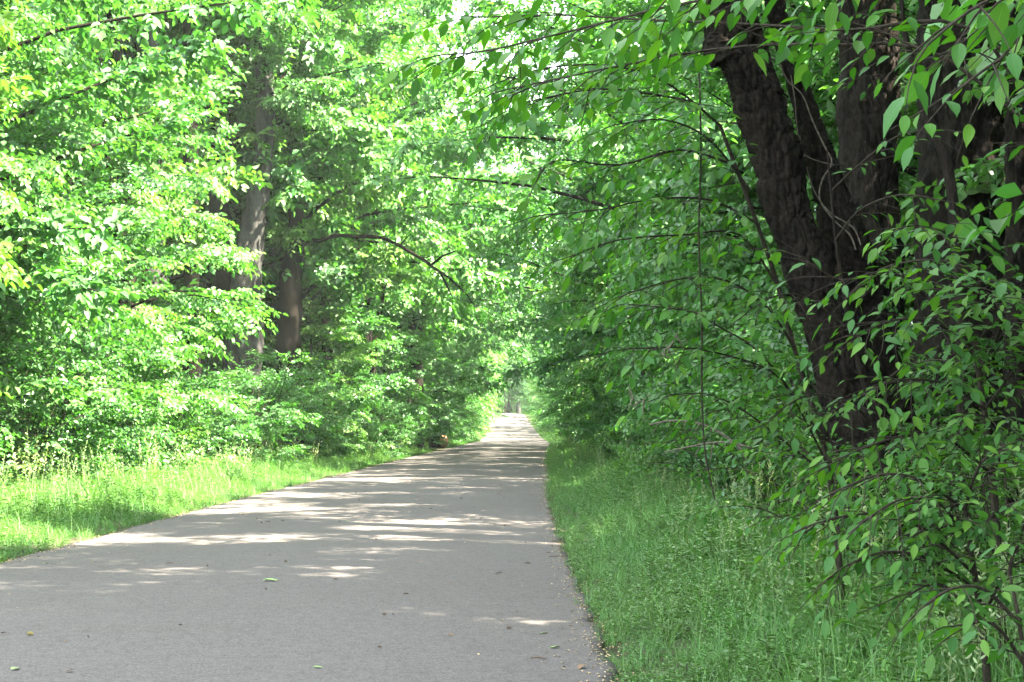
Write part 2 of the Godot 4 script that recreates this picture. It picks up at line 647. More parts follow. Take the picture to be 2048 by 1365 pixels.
# ------------------------------------------------------------------ ground and road
func build_ground() -> void:
	rng.seed = 901
	var offs := [-260.0, -160.0, -100.0, -70.0, -50.0, -36.0, -26.0, -20.0, -16.0, -13.0, -11.0, -9.5, -8.0, -7.0, -6.0, -5.0, -4.2, -3.6, -3.0, 0.0, 3.0, 3.6, 4.2, 5.0, 6.0, 7.0, 8.0, 9.5, 11.0, 13.0, 16.0, 20.0, 26.0, 36.0, 50.0, 70.0, 100.0, 160.0, 260.0]
	var m := MB.new()
	var rows := 0
	var d := -60.0
	while d <= 560.0:
		var c := inter(CENTRE, d)
		for o in offs:
			var x: float = c + o
			m.v.append(Vector3(x, ground_y(x, d), -d))
			var g := rough_noise.get_noise_2d(x * 0.5, d * 0.5)
			var moss := smoothstep(-0.1, 0.5, g)
			m.c.append(Color(1, 1, 1).lerp(Color(0.6, 1.15, 0.5), moss * 0.8))
		rows += 1
		d += 1.0 if d < 60.0 else (2.0 if d < 320.0 else 12.0)
	var w := offs.size()
	for i in rows - 1:
		for k in w - 1:
			var q := i * w + k
			m.idx.append_array(PackedInt32Array([q, q + w, q + 1, q + 1, q + w, q + w + 1]))
	m.smooth()
	top("ground", m.mesh(), M.soil).set_meta("kind", "structure")

func build_road() -> void:
	var m := MB.new()
	var rows := 0
	var d := -40.0
	var cols := [-1.0, -1.0, -0.97, -0.8, -0.5, 0.0, 0.5, 0.8, 0.97, 1.0, 1.0]
	while d <= 330.0:
		var c := inter(CENTRE, d)
		var y := inter(RISE, d)
		var jl := 0.07 * rough_noise.get_noise_2d(d * 0.9, 3.0) + 0.04 * rough_noise.get_noise_2d(d * 3.0, 8.0)
		var jr := 0.07 * rough_noise.get_noise_2d(d * 0.9, 30.0) + 0.04 * rough_noise.get_noise_2d(d * 3.0, 80.0)
		for k in cols.size():
			var x: float = c + cols[k] * (HALF + (jl if cols[k] < 0 else jr))
			var yy: float = y + 0.03 * (1.0 - cols[k] * cols[k])
			if k == 0 or k == cols.size() - 1:
				yy -= 0.12
			m.v.append(Vector3(x, yy, -d))
			var g := 1.0 + 0.10 * rough_noise.get_noise_2d(x * 0.35, d * 0.12) + 0.06 * rough_noise.get_noise_2d(x * 1.3 + 50.0, d * 0.9)
			m.c.append(Color(g, g * 0.995, g * 0.985))
		rows += 1
		d += 0.25 if d < 60.0 else 1.0
	var w := cols.size()
	for i in rows - 1:
		for k in w - 1:
			var q := i * w + k
			m.idx.append_array(PackedInt32Array([q, q + w, q + 1, q + 1, q + w, q + w + 1]))
	m.smooth()
	top("road", m.mesh(), M.asphalt).set_meta("kind", "structure")
	# a side path that joins from the trees
	var p := MB.new()
	for i in 21:
		var t := i / 20.0
		var dd := 118.0 + 6.0 * t * t
		var x := inter(CENTRE, dd) + HALF - 0.6 + t * 9.0
		for s in [-1.0, 1.0]:
			p.v.append(Vector3(x, maxf(ground_y(x, dd), ground_y(x, dd + s * 1.3)) + 0.045, -(dd + s * (1.3 + 1.2 * pow(1.0 - t, 6.0)))))
			p.c.append(Color.WHITE)
	for i in 20:
		var q := i * 2
		p.idx.append_array(PackedInt32Array([q, q + 1, q + 2, q + 2, q + 1, q + 3]))
	p.smooth()
	top("side_path", p.mesh(), M.asphalt).set_meta("kind", "structure")


# ------------------------------------------------------------------ forest
# what stands nearby at that distance along the road
func landmark(side: float, d: float) -> String:
	if side < 0.0:
		return "before the pale trunk" if d < 42.0 else ("near the pale trunk" if d < 64.0 else ("before the cut log" if d < 105.0 else ("past the cut log" if d < 190.0 else "near the crest")))
	return "by the leaning tree" if d < 24.0 else ("along the tall grass" if d < 60.0 else ("before the side path" if d < 116.0 else ("past the side path" if d < 190.0 else "near the crest")))

# keeps the big trunks and the side path clear
func sight_kept(x: float, d: float, side: float, wide := false) -> bool:
	if side > 0.0 and d < 26.0 and d > 9.0 and x < 8.0: return true
	var px := 1024.0 + x / maxf(d, 1.0) * F
	if side < 0.0 and d > 30.0 and d < 60.0 and px > (140.0 if wide else 250.0) and px < 690.0: return true
	if side < 0.0 and d > 40.0 and d < 76.0 and px > 640.0 and px < 790.0: return true
	if side > 0.0 and absf(d - 121.0) < 4.0 and x < 9.0: return true
	return false

func build_forest() -> void:
	var t1 := Color(0.092, 0.220, 0.064)
	var t2 := Color(0.072, 0.185, 0.060)
	var t3 := Color(0.122, 0.245, 0.060)
	var tall := []
	tall.append(grow({"h": 20.0, "r": 7.2, "start": 0.22, "limbs": 46, "twigs": 22, "twig": 1.4, "count": 15, "leaf": 0.24, "trunk": 0.30, "tone": t1, "bark": M.bark_pale, "far": true, "rise": 0.55}))
	tall.append(grow({"h": 18.0, "r": 7.8, "start": 0.18, "limbs": 46, "twigs": 23, "twig": 1.4, "count": 15, "leaf": 0.24, "trunk": 0.26, "tone": t2, "bark": M.bark, "far": true, "lean": 0.09, "rise": 0.4}))
	tall.append(grow({"h": 22.0, "r": 7.4, "start": 0.24, "limbs": 48, "twigs": 22, "twig": 1.4, "count": 15, "leaf": 0.25, "trunk": 0.34, "tone": t3, "bark": M.bark_pale, "far": true, "stems": 2, "lean": 0.07, "rise": 0.6}))
	tall.append(grow({"h": 17.0, "r": 7.0, "start": 0.16, "limbs": 44, "twigs": 22, "twig": 1.3, "count": 15, "leaf": 0.23, "trunk": 0.22, "tone": t1, "bark": M.bark, "far": true, "rise": 0.35}))
	tall.append(grow({"h": 16.5, "r": 8.6, "start": 0.42, "limbs": 40, "twigs": 24, "twig": 1.4, "count": 15, "leaf": 0.23, "trunk": 0.28, "tone": t1, "bark": M.bark, "far": true, "rise": 0.3, "flat": true}))
	var tall_look := ["tall straight grey-trunked tree", "tall spreading brown-trunked tree", "tall fork-trunked tree", "tall slim low-limbed tree", "tall flat-topped tree"]
	var edge := []
	edge.append(grow({"h": 8.5, "r": 3.1, "start": 0.10, "limbs": 40, "twigs": 13, "twig": 0.8, "count": 13, "leaf": 0.145, "trunk": 0.085, "tone": t1, "bark": M.bark, "rise": 0.25}))
	edge.append(grow({"h": 10.0, "r": 3.4, "start": 0.12, "limbs": 42, "twigs": 13, "twig": 0.85, "count": 13, "leaf": 0.15, "trunk": 0.10, "tone": t3, "bark": M.bark, "rise": 0.1, "lean": 0.08}))
	edge.append(grow({"h": 7.0, "r": 2.8, "start": 0.08, "limbs": 38, "twigs": 13, "twig": 0.75, "count": 13, "leaf": 0.135, "trunk": 0.055, "tone": t2, "bark": M.bark, "stems": 3, "lean": 0.10}))
	edge.append(grow({"h": 11.0, "r": 3.2, "start": 0.22, "limbs": 40, "twigs": 14, "twig": 0.85, "count": 13, "leaf": 0.155, "trunk": 0.12, "tone": t1, "bark": M.bark_dark, "rise": 0.15}))
	var edge_look := ["layered leafy young tree", "drooping yellow-green young tree", "many-stemmed bushy young tree", "slender dark-stemmed young tree"]
	var shrub := []
	shrub.append(grow({"h": 2.4, "r": 1.5, "start": 0.04, "limbs": 26, "twigs": 8, "twig": 0.5, "count": 11, "leaf": 0.095, "trunk": 0.02, "tone": t2, "bark": M.twig, "stems": 4, "lean": 0.14, "rise": 0.5}))
	shrub.append(grow({"h": 3.2, "r": 1.7, "start": 0.04, "limbs": 28, "twigs": 9, "twig": 0.55, "count": 11, "leaf": 0.10, "trunk": 0.025, "tone": t1, "bark": M.twig, "stems": 4, "lean": 0.12, "rise": 0.4}))
	shrub.append(grow({"h": 1.5, "r": 1.2, "start": 0.03, "limbs": 22, "twigs": 7, "twig": 0.42, "count": 10, "leaf": 0.085, "trunk": 0.014, "tone": t3, "bark": M.twig, "stems": 4, "lean": 0.16, "rise": 0.6}))
	var shrub_look := ["rounded dense green shrub", "tall loose leafy shrub", "low pale green shrub"]
	for side in [-1.0, 1.0]:
		var lit: String = "sunlit" if side < 0 else "shaded"
		# shrubs along the verge
		rng.seed = 31 if side < 0 else 32
		var d := 15.0 if side < 0 else 17.0
		while d < 262.0:
			var k := rng.randi() % 3
			var x: float = inter(CENTRE, d) + side * (HALF + (verge_left(d) if side < 0 else verge_right(d)) + rng.randf_range(0.2, 1.5))
			if not (side < 0 and absf(d - 97.0) < 6.0):
				plant(shrub[k], "roadside_shrub", "%s on the %s verge, %s" % [shrub_look[k], lit, landmark(side, d)], "shrub", "shrubs along the %s verge" % lit, on_ground(x, d), rng.randf() * TAU, rng.randf_range(0.75, 1.2))
			d += rng.randf_range(0.9, 1.7) * (1.0 + d / 70.0)
		# young trees, in two rows
		rng.seed = 41 if side < 0 else 42
		for row in 2:
			d = 19.0 + 2.0 * row
			while d < 268.0:
				var k := rng.randi() % 4
				var out := rng.randf_range(1.0, 2.6) if row == 0 else rng.randf_range(3.2, 6.5)
				var x: float = inter(CENTRE, d) + side * (HALF + (verge_left(d) if side < 0 else verge_right(d)) + out)
				if not sight_kept(x, d, side) and not (row == 1 and d > 125.0):
					plant(edge[k], "young_tree", "%s, %s side, %s" % [edge_look[k], lit, landmark(side, d)], "tree", "young trees on the %s side" % lit, on_ground(x, d), rng.randf() * TAU, rng.randf_range(0.85, 1.25))
				d += rng.randf_range(1.6, 2.8) * (1.0 + d / 100.0) * (1.0 if side < 0 or d < 26.0 else (1.3 if row == 0 else 2.0))
		# tall trees, in three rows
		rng.seed = 51 if side < 0 else 52
		for row in 3:
			d = [-16.0, -10.0, 12.0][row] if side > 0 else [16.0, 22.0, 24.0][row]
			while d < 300.0:
				var k := 4 if side > 0 and d < 14.0 else rng.randi() % 4
				var out: float = [rng.randf_range(3.0, 5.0) if d < 38.0 else rng.randf_range(0.8, 3.8), rng.randf_range(8.0, 12.0), rng.randf_range(16.0, 26.0)][row]
				var x: float = inter(CENTRE, d) + side * (HALF + (verge_left(d) if side < 0 else verge_right(d)) + out)
				if not (side > 0 and row < 2 and d > 13.0 and d < 30.0) and not (side > 0 and row == 1 and d > 24.0) and not (side > 0 and row == 0 and d > 30.0 and d < 50.0) and not (side > 0 and d > 215.0) and not (side > 0 and row == 2 and d > 45.0) and not (row == 2 and d > 110.0) and not sight_kept(x, d, side, true):
					plant(tall[k], "tall_tree", "%s, %s forest, %s" % [tall_look[k], lit, landmark(side, d)], "tree", "tall trees on the %s side" % lit, on_ground(x, d), rng.randf() * TAU, rng.randf_range(0.85, 1.15) * ((0.92 if d < 60.0 else (0.78 if d < 115.0 else 0.6)) if side > 0 and row < 2 and d > 24.0 else 1.0))
				d += rng.randf_range(4.0, 6.5) * (1.0 + d / 250.0 + 0.35 * row) * ((1.5 if d < 50.0 else 2.1) if side > 0 and d > 24.0 else 1.0)
	# wide trees whose crowns meet over the road
	rng.seed = 61
	for a in [[4.3, 51.0, 4, 1.08], [-7.4, 66.0, 4, 1.15], [-10.2, 62.0, 4, 1.25], [4.4, 81.0, 4, 1.2], [-6.9, 78.0, 4, 1.35], [4.5, 96.0, 4, 1.15], [4.6, 122.0, 4, 1.2], [-5.8, 112.0, 4, 1.2], [-7.6, 92.0, 4, 1.2], [5.2, 104.0, 4, 1.1], [-6.6, 132.0, 4, 1.1]]:
		plant(tall[a[2]], "arching_tree", "wide tree arching over the road from the %s side, %s" % ["sunlit" if a[0] < 0 else "shaded", landmark(a[0], a[1])], "tree", "trees arching over the road", on_ground(a[0], a[1]), rng.randf() * TAU, a[3])
	for a in [[-11.5, 61.0, 0, 1.2], [-13.5, 56.0, 1, 1.25], [-15.5, 50.0, 2, 1.1], [-10.5, 75.0, 3, 1.3]]:
		plant(tall[a[2]], "tall_tree", "%s filling the canopy behind the pale trunk" % tall_look[a[2]], "tree", "tall trees on the sunlit side", on_ground(a[0], a[1]), rng.randf() * TAU, a[3])
	# tall trees over the near road
	for a in [[7.6, 9.6, 4, 1.0], [7.4, 4.6, 4, 1.0], [8.4, 27.0, 3, 1.0], [6.9, 34.5, 0, 0.8], [7.6, 42.0, 3, 0.85]]:
		plant(tall[a[2]], "tall_tree", "%s close behind the thick trunks" % tall_look[a[2]], "tree", "tall trees on the shaded side", on_ground(a[0], a[1]), rng.randf() * TAU, a[3])
	# young trees that shade the thick trunks: [x, d, kind, size]
	for a in [[6.6, 25.0, 0, 1.1], [7.8, 21.0, 1, 1.1], [8.6, 17.5, 3, 1.05], [9.6, 15.5, 0, 1.2], [8.8, 12.0, 1, 1.15], [8.4, 9.0, 2, 1.3], [9.6, 24.0, 2, 1.3], [10.5, 19.0, 0, 1.2], [10.8, 14.5, 2, 1.4], [6.4, 29.0, 3, 1.0], [5.6, 6.0, 0, 1.1], [8.0, 4.0, 1, 1.2], [5.4, 1.0, 3, 1.1]]:
		plant(edge[a[2]], "young_tree", "%s behind the thick trunks of the shaded side" % edge_look[a[2]], "tree", "young trees behind the thick trunks", on_ground(a[0], a[1]), rng.randf() * TAU, a[3])
	for a in [[-8.9, 54.0, 2, 0.45], [-7.4, 62.0, 1, 0.7], [-11.0, 40.0, 0, 1.1], [-7.6, 67.0, 2, 0.75], [-7.2, 82.0, 0, 0.9]]:
		plant(edge[a[2]], "young_tree", "%s in front of the pale and dark trunks" % edge_look[a[2]], "tree", "young trees before the sunlit trunks", on_ground(a[0], a[1]), rng.randf() * TAU, a[3])
	# thicket in front of the sunny trunks: [px, d, size]
	for a in [[180, 36.0, 1.1], [260, 40.0, 1.2], [330, 43.0, 1.1], [400, 46.0, 1.15], [455, 49.0, 1.2], [520, 51.0, 1.1], [560, 54.0, 1.2], [610, 58.0, 1.0], [650, 63.0, 1.1], [700, 68.0, 0.9], [745, 70.0, 1.0], [100, 34.0, 1.2], [30, 32.0, 1.2], [300, 46.0, 1.3], [500, 53.0, 1.3], [800, 78.0, 1.0], [850, 90.0, 1.1]]:
		plant(shrub[rng.randi() % 2], "thicket_shrub", "%s shrub in the sunlit thicket, %s" % ["dense leafy" if a[2] > 1.05 else "smaller leafy", "at the foot of the pale trunk" if absf(a[0] - 470) < 75 else ("at the foot of the dark trunk" if absf(a[0] - 585) < 45 else ("by the thin-stemmed clump" if absf(a[0] - 725) < 80 else landmark(-1.0, a[1])))], "shrub", "shrubs in the sunlit thicket", on_ground(pt(a[0], 900, a[1]).x, a[1]), rng.randf() * TAU, a[2])
	# trees that close the view beyond the crest
	for i in 44:
		var d := rng.randf_range(275.0, 345.0)
		var x := rng.randf_range(-26.0, 26.0)
		if absf(x - inter(CENTRE, d)) < 5.0: continue
		if i % 2 == 0:
			var k := rng.randi() % 4
			plant(tall[k], "tall_tree", "%s beyond the crest of the road" % tall_look[k], "tree", "trees beyond the crest", on_ground(x, d), rng.randf() * TAU, rng.randf_range(0.9, 1.3))
		else:
			var k := rng.randi() % 4
			plant(edge[k], "young_tree", "%s beyond the crest" % edge_look[k], "tree", "trees beyond the crest", on_ground(x * 0.5, d), rng.randf() * TAU, rng.randf_range(1.0, 1.4))
	for i in 16:
		var d := rng.randf_range(272.0, 300.0)
		var x := lerpf(-3.0, 9.0, i / 15.0)
		if x - inter(CENTRE, d) < 4.0: continue
		plant(shrub[i % 3] if i % 3 > 0 else edge[i % 4], "crest_shrub", "small bush closing the view just past the crest", "shrub", "bushes past the crest", on_ground(x, d), rng.randf() * TAU, rng.randf_range(1.2, 1.6))
	for p in tall + edge + shrub:
		p.free()


# trees of the sunny side that can be told apart in the photograph
func build_left_trees() -> void:
	rng.seed = 902
	# big pale trunk that leans and swells downward
	var foot := on_ground(pt(470, 900, 56).x, 56.0)
	var o := thing("pale_trunk_tree", "big tree with a smooth pale grey trunk widening downward among sunlit leaves", "tree", foot)
	var sp := stem_points(foot, [[462, 935, 105, 56.0], [478, 800, 86, 56.0], [488, 640, 70, 56.0], [495, 520, 58, 56.0], [512, 420, 46, 56.0], [524, 330, 38, 56.0], [530, 200, 36, 56.0], [520, 60, 32, 56.0], [500, -120, 28, 56.0], [490, -500, 16, 56.0]])
	part(o, "trunk", bark_trunk(sp[0], sp[1], 10, 28, "ridges").mesh(), M.bark_pale)
	var sp2 := stem_points(foot, [[470, 640, 56, 56.2], [452, 540, 50, 56.4], [440, 440, 44, 56.8], [418, 300, 36, 57.2], [390, 100, 30, 57.6], [370, -200, 18, 58.0]])
	part(o, "limb", bark_trunk(sp2[0], sp2[1], 8, 20, "ridges").mesh(), M.bark)
	crown_on(o, [sp[0][-1], sp[0][-2], sp2[0][-1], sp[0][6], sp[0][7]], 3.0)
	# dark trunk with a broken top and two long crooked limbs over the road
	foot = on_ground(pt(580, 900, 59).x, 59.0)
	o = thing("broken_dark_tree", "dark straight trunk with two crooked bare limbs arching towards the road", "tree", foot)
	sp = stem_points(foot, [[580, 950, 62, 59.0], [579, 800, 52, 59.0], [578, 650, 47, 59.0], [584, 540, 44, 59.0], [594, 460, 32, 59.0], [588, 400, 30, 59.0], [575, 280, 34, 59.0], [560, 120, 40, 59.0], [555, -100, 36, 59.0], [550, -400, 20, 59.0]])
	part(o, "trunk", bark_trunk(sp[0], sp[1], 10, 24, "ridges").mesh(), M.bark_dark)
	for br in [[[[596, 470, 18, 59.0], [612, 440, 14, 58.8], [640, 412, 12, 58.6], [680, 382, 10, 58.4], [715, 366, 8, 58.2], [750, 356, 5, 58.0]], 0],
			[[[592, 500, 20, 59.0], [625, 482, 15, 58.6], [680, 473, 13, 58.2], [745, 474, 12, 57.8], [800, 492, 11, 57.4], [850, 525, 9, 57.0], [880, 545, 8, 56.8], [915, 572, 5, 56.6], [950, 610, 3, 56.4]], 1]]:
		var bp := stem_points(foot, br[0])
		var m := MB.new()
		var crook := smooth_line(bp[0], 4)
		var thin := smooth_values(bp[1], 4)
		for i in crook.size():
			crook[i] += Vector3(0, 0.10 * rough_noise.get_noise_1d(i * 0.45 + br[1] * 9.0), 0.1 * rough_noise.get_noise_1d(i * 0.4 + 50.0))
			thin[i] *= 0.66 * (1.0 + 0.25 * rough_noise.get_noise_1d(i * 0.9))
			if i % 3 == 1 and i > 4:
				var e: Vector3 = crook[i] + Vector3(rng.randf_range(0.1, 0.5), rng.randf_range(-0.5, 0.5), rng.randf_range(-0.4, 0.4))
				m.tube([crook[i], crook[i].lerp(e, 0.5) + rv(0.06), e], [thin[i] * 0.4, thin[i] * 0.3, 0.006], 5, Color.WHITE)
		m.tube(crook, thin, 8, Color.WHITE)
		if br[1] == 1:
			var f1 := stem_points(foot, [[862, 530, 6, 56.9], [885, 512, 5, 56.8], [912, 502, 3, 56.7]])
			m.tube(f1[0], f1[1], 5, Color.WHITE)
			var f2 := stem_points(foot, [[880, 545, 5, 56.8], [893, 570, 4, 56.7], [906, 598, 2, 56.6]])
			m.tube(f2[0], f2[1], 5, Color.WHITE)
		part(o, "limb", m.mesh(), M.bark_dark)
	crown_on(o, [sp[0][-1], sp[0][-2], sp[0][6], sp[0][7]], 2.8)
	# a clump of thin dark stems
	foot = on_ground(pt(722, 900, 74).x, 74.0)
	o = thing("many_stemmed_tree", "clump of five thin dark stems fanning up out of bright undergrowth", "tree", foot)
	for st in [[[725, 925, 22], [728, 800, 22], [735, 700, 18], [722, 620, 14], [708, 560, 12], [704, 470, 9], [700, 380, 6]],
			[[730, 925, 20], [735, 760, 20], [733, 660, 14], [728, 560, 11], [722, 450, 9], [712, 340, 6]],
			[[734, 925, 18], [742, 720, 14], [738, 640, 11], [745, 560, 9], [752, 440, 8], [750, 320, 5]],
			[[738, 925, 16], [748, 700, 12], [764, 600, 9], [775, 500, 8], [790, 400, 6], [800, 300, 4]],
			[[716, 925, 18], [706, 820, 14], [700, 700, 12], [706, 620, 9], [712, 520, 7], [730, 400, 5]]]:
		var list := []
		for a in st:
			list.append([a[0], a[1], a[2], 74.0])
		sp = stem_points(foot, list)
		var m := MB.new()
		m.tube(smooth_line(sp[0], 4), smooth_values(sp[1], 4), 8, Color.WHITE)
		part(o, "stem", m.mesh(), M.bark_dark)
	crown_on(o, [sp[0][-1], sp[0][-1] + Vector3(-1.2, 0.6, 0)], 2.6)
	# single trunks that show between the leaves
	for t in [["rosy_trunk_tree", "tall tree with a rosy grey trunk glimpsed high among sunlit leaves", 300, 50, 52.0, 46, M.bark_pale, 14.0],
			["slim_dark_tree", "slim dark straight trunk beside the pale trunk, glimpsed among sunlit leaves", 380, 30, 54.0, 6, M.bark_dark, 4.0],
			["shaded_stout_tree", "short glimpse of a stout brown trunk behind the thin-stemmed clump", 828, 40, 92.0, 0, M.bark, -6.0],
			["grey_leaning_tree", "grey leaning trunk half hidden in the thicket before the pale trunk", 240, 28, 45.0, -10, M.bark, 30.0]]:
		foot = on_ground(pt(t[2], 900, t[4]).x, t[4])
		o = thing(t[0], t[1], "tree", foot)
		sp = stem_points(foot, [[t[2] + t[7], 848 + EYE * F / t[4] + 4, t[3] * 1.3, t[4]], [t[2] + t[7] * 0.7, 700, t[3] * 1.08, t[4]], [t[2] + t[7] * 0.3, 450, t[3], t[4]], [t[2], 200, t[3] * 0.9, t[4]], [t[2] - t[7], -100, t[3] * 0.8, t[4]], [t[2] - t[7] * 2, -500, t[3] * 0.5, t[4]]])
		part(o, "trunk", bark_trunk(sp[0], sp[1], 12, 20, "ridges").mesh(), t[6])
		crown_on(o, [sp[0][-1], sp[0][-2]], 3.5)

# a crown of leafy limbs round some points of a tree
func crown_on(o: Node3D, at: Array, r: float) -> void:
	var wood := MB.new()
	var leaves := MB.new()
	for p in at:
		for i in 14:
			var d := Vector3(rng.randf_range(-1, 1), rng.randf_range(-0.3, 0.7), rng.randf_range(-1, 1)).normalized()
			var q: Vector3 = p
			var line := [q]
			var length := r * rng.randf_range(0.6, 1.1)
			for s in 4:
				q += d * length / 4.0
				d = (d + Vector3(0, -0.1, 0) + rv(0.15)).normalized()
				line.append(q)
			wood.tube(line, [0.06, 0.045, 0.03, 0.02, 0.01], 5, Color.WHITE)
			for j in 16:
				var a := rng.randf_range(0.3, 4.0)
				var b := mini(int(a), 3)
				var c: Vector3 = line[b].lerp(line[b + 1], a - b)
				fork(leaves, wood, c, (d.rotated(Vector3.UP, rng.randf_range(-1.3, 1.3)) + Vector3(0, rng.randf_range(-0.4, 0.3), 0)).normalized(), 0.9, 11, 0.15, Color(0.092, 0.220, 0.064))
	part(o, "branches", wood.mesh(), M.bark).set_meta("kind", "stuff")
	part(o, "crown", leaves.mesh(), M.leaf)


func build_right_trunks() -> void:
	rng.seed = 903
	# the leaning tree with two stems
	var foot := on_ground(pt(1770, 1165, 15.6).x, 15.6)
	var o := thing("leaning_tree", "big dark tree leaning towards the road with two stems and scaly bark", "tree", foot)
	var a := stem_points(foot, [[1765, 1185, 230, 15.6], [1752, 1060, 178, 15.6], [1733, 940, 150, 15.6], [1712, 852, 135, 15.6], [1680, 720, 116, 15.6], [1640, 588, 102, 15.6], [1597, 483, 92, 15.6], [1570, 395, 95, 15.6], [1553, 308, 97, 15.6], [1516, 198, 97, 15.6], [1494, 132, 102, 15.6], [1466, 66, 116, 15.6], [1452, 10, 100, 15.6], [1425, -120, 84, 15.6], [1390, -350, 66, 15.6], [1350, -700, 40, 15.6]])
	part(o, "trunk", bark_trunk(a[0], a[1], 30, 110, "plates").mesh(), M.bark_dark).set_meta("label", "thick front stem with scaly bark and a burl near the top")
	# burl on the side of the stem
	var burl := stem_points(foot, [[1455, 118, 70, 15.5], [1440, 92, 74, 15.5], [1428, 70, 52, 15.5], [1420, 62, 12, 15.5]])
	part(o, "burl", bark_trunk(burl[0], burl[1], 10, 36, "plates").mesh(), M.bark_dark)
	var b := stem_points(foot, [[1800, 1170, 180, 16.1], [1785, 1000, 150, 16.1], [1762, 840, 132, 16.1], [1742, 720, 118, 16.1], [1716, 600, 102, 16.1], [1690, 483, 86, 16.1], [1667, 395, 70, 16.1], [1638, 308, 61, 16.1], [1604, 198, 48, 16.1], [1570, 90, 42, 16.1], [1545, -20, 40, 16.1], [1500, -250, 32, 16.1], [1470, -600, 18, 16.1]])
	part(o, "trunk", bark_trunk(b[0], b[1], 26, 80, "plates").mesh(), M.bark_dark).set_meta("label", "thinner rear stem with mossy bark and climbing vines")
	crown_on(o, [a[0][-1], b[0][-1]], 2.4)
	# pale vines on the rear stem
	for vine in [[[1712, 500, 9], [1700, 470, 8], [1668, 440, 8], [1640, 400, 9], [1645, 360, 9], [1664, 325, 9], [1648, 290, 9], [1625, 240, 8], [1605, 190, 7], [1575, 160, 6], [1560, 120, 6], [1565, 60, 6]],
			[[1722, 490, 7], [1706, 455, 7], [1660, 425, 7], [1628, 380, 6], [1610, 320, 6], [1595, 260, 6], [1590, 200, 5], [1582, 150, 5]],
			[[1668, 330, 6], [1630, 320, 6], [1606, 305, 5], [1600, 270, 4]]]:
		var list := []
		for p in vine:
			list.append([p[0], p[1], p[2] * 0.4, 15.85])
		var vp := stem_points(Vector3.ZERO, list)
		var m := MB.new()
		m.tube(smooth_line(vp[0], 5), smooth_values(vp[1], 5), 6, Color.WHITE)
		tag(top("climbing_vine", m.mesh(), M.dead_twig), "pale woody vine creeping up the rear stem of the leaning tree", "vine", "vines on the leaning tree")
	# straight furrowed trunk
	foot = on_ground(pt(1745, 1080, 21.0).x, 21.0)
	o = thing("furrowed_tree", "thick upright tree with furrowed grey bark behind the leaning tree", "tree", foot)
	a = stem_points(foot, [[1748, 1100, 190, 21.0], [1746, 980, 148, 21.0], [1743, 800, 130, 21.0], [1740, 500, 122, 21.0], [1737, 200, 118, 21.0], [1735, 0, 114, 21.0], [1730, -300, 104, 21.0], [1720, -900, 70, 21.0], [1715, -1300, 40, 21.0]])
	part(o, "trunk", bark_trunk(a[0], a[1], 44, 96, "ridges").mesh(), M.bark)
	crown_on(o, [a[0][-1], a[0][-2]], 3.0)
	# the hollow tree
	foot = on_ground(pt(1920, 1100, 19.0).x, 19.0)
	o = thing("hollow_tree", "very thick old tree with a tall dark hollow in its trunk", "tree", foot)
	a = stem_points(foot, [[1912, 1120, 250, 19.0], [1914, 980, 200, 19.0], [1917, 800, 180, 19.0], [1919, 500, 170, 19.0], [1920, 250, 168, 19.0], [1920, 0, 160, 19.0], [1922, -300, 140, 19.0], [1925, -800, 100, 19.0], [1925, -1200, 50, 19.0]])
	var y0: float = (pt(1920, 320, 19.0) - foot).y
	var y1: float = (pt(1920, 20, 19.0) - foot).y
	part(o, "trunk", bark_trunk(a[0], a[1], 44, 110, "ridges", [0.25, 0.155, (y0 + y1) * 0.5, (y1 - y0) * 0.5]).mesh(), M.bark)
	var inner := []
	for r in a[1]:
		inner.append(r * 0.8)
	part(o, "hollow", bark_trunk(a[0].slice(2, 8), inner.slice(2, 8), 20, 40, "ridges", [0.25, 0.2, (y0 + y1) * 0.5, (y1 - y0) * 0.55]).mesh(), M.bark_dark)
	crown_on(o, [a[0][-1]], 1.6)
	# slim trunk close to the hollow tree
	foot = on_ground(pt(2034, 1120, 17.6).x, 17.6)
	o = thing("slim_bark_tree", "slim tree with pale blotched bark beside the hollow tree", "tree", foot)
	a = stem_points(foot, [[2040, 1140, 70, 17.6], [2036, 900, 52, 17.6], [2032, 500, 46, 17.6], [2036, 100, 42, 17.6], [2030, -300, 36, 17.6], [2030, -800, 20, 17.6]])
	part(o, "trunk", bark_trunk(a[0], a[1], 30, 32, "plates").mesh(), M.bark)
	crown_on(o, [a[0][-1]], 3.5)


# ------------------------------------------------------------------ plants close to the camera
func line_of(list: Array) -> Array:
	return list.map(func(a): return pt(a[0], a[1], a[2]))

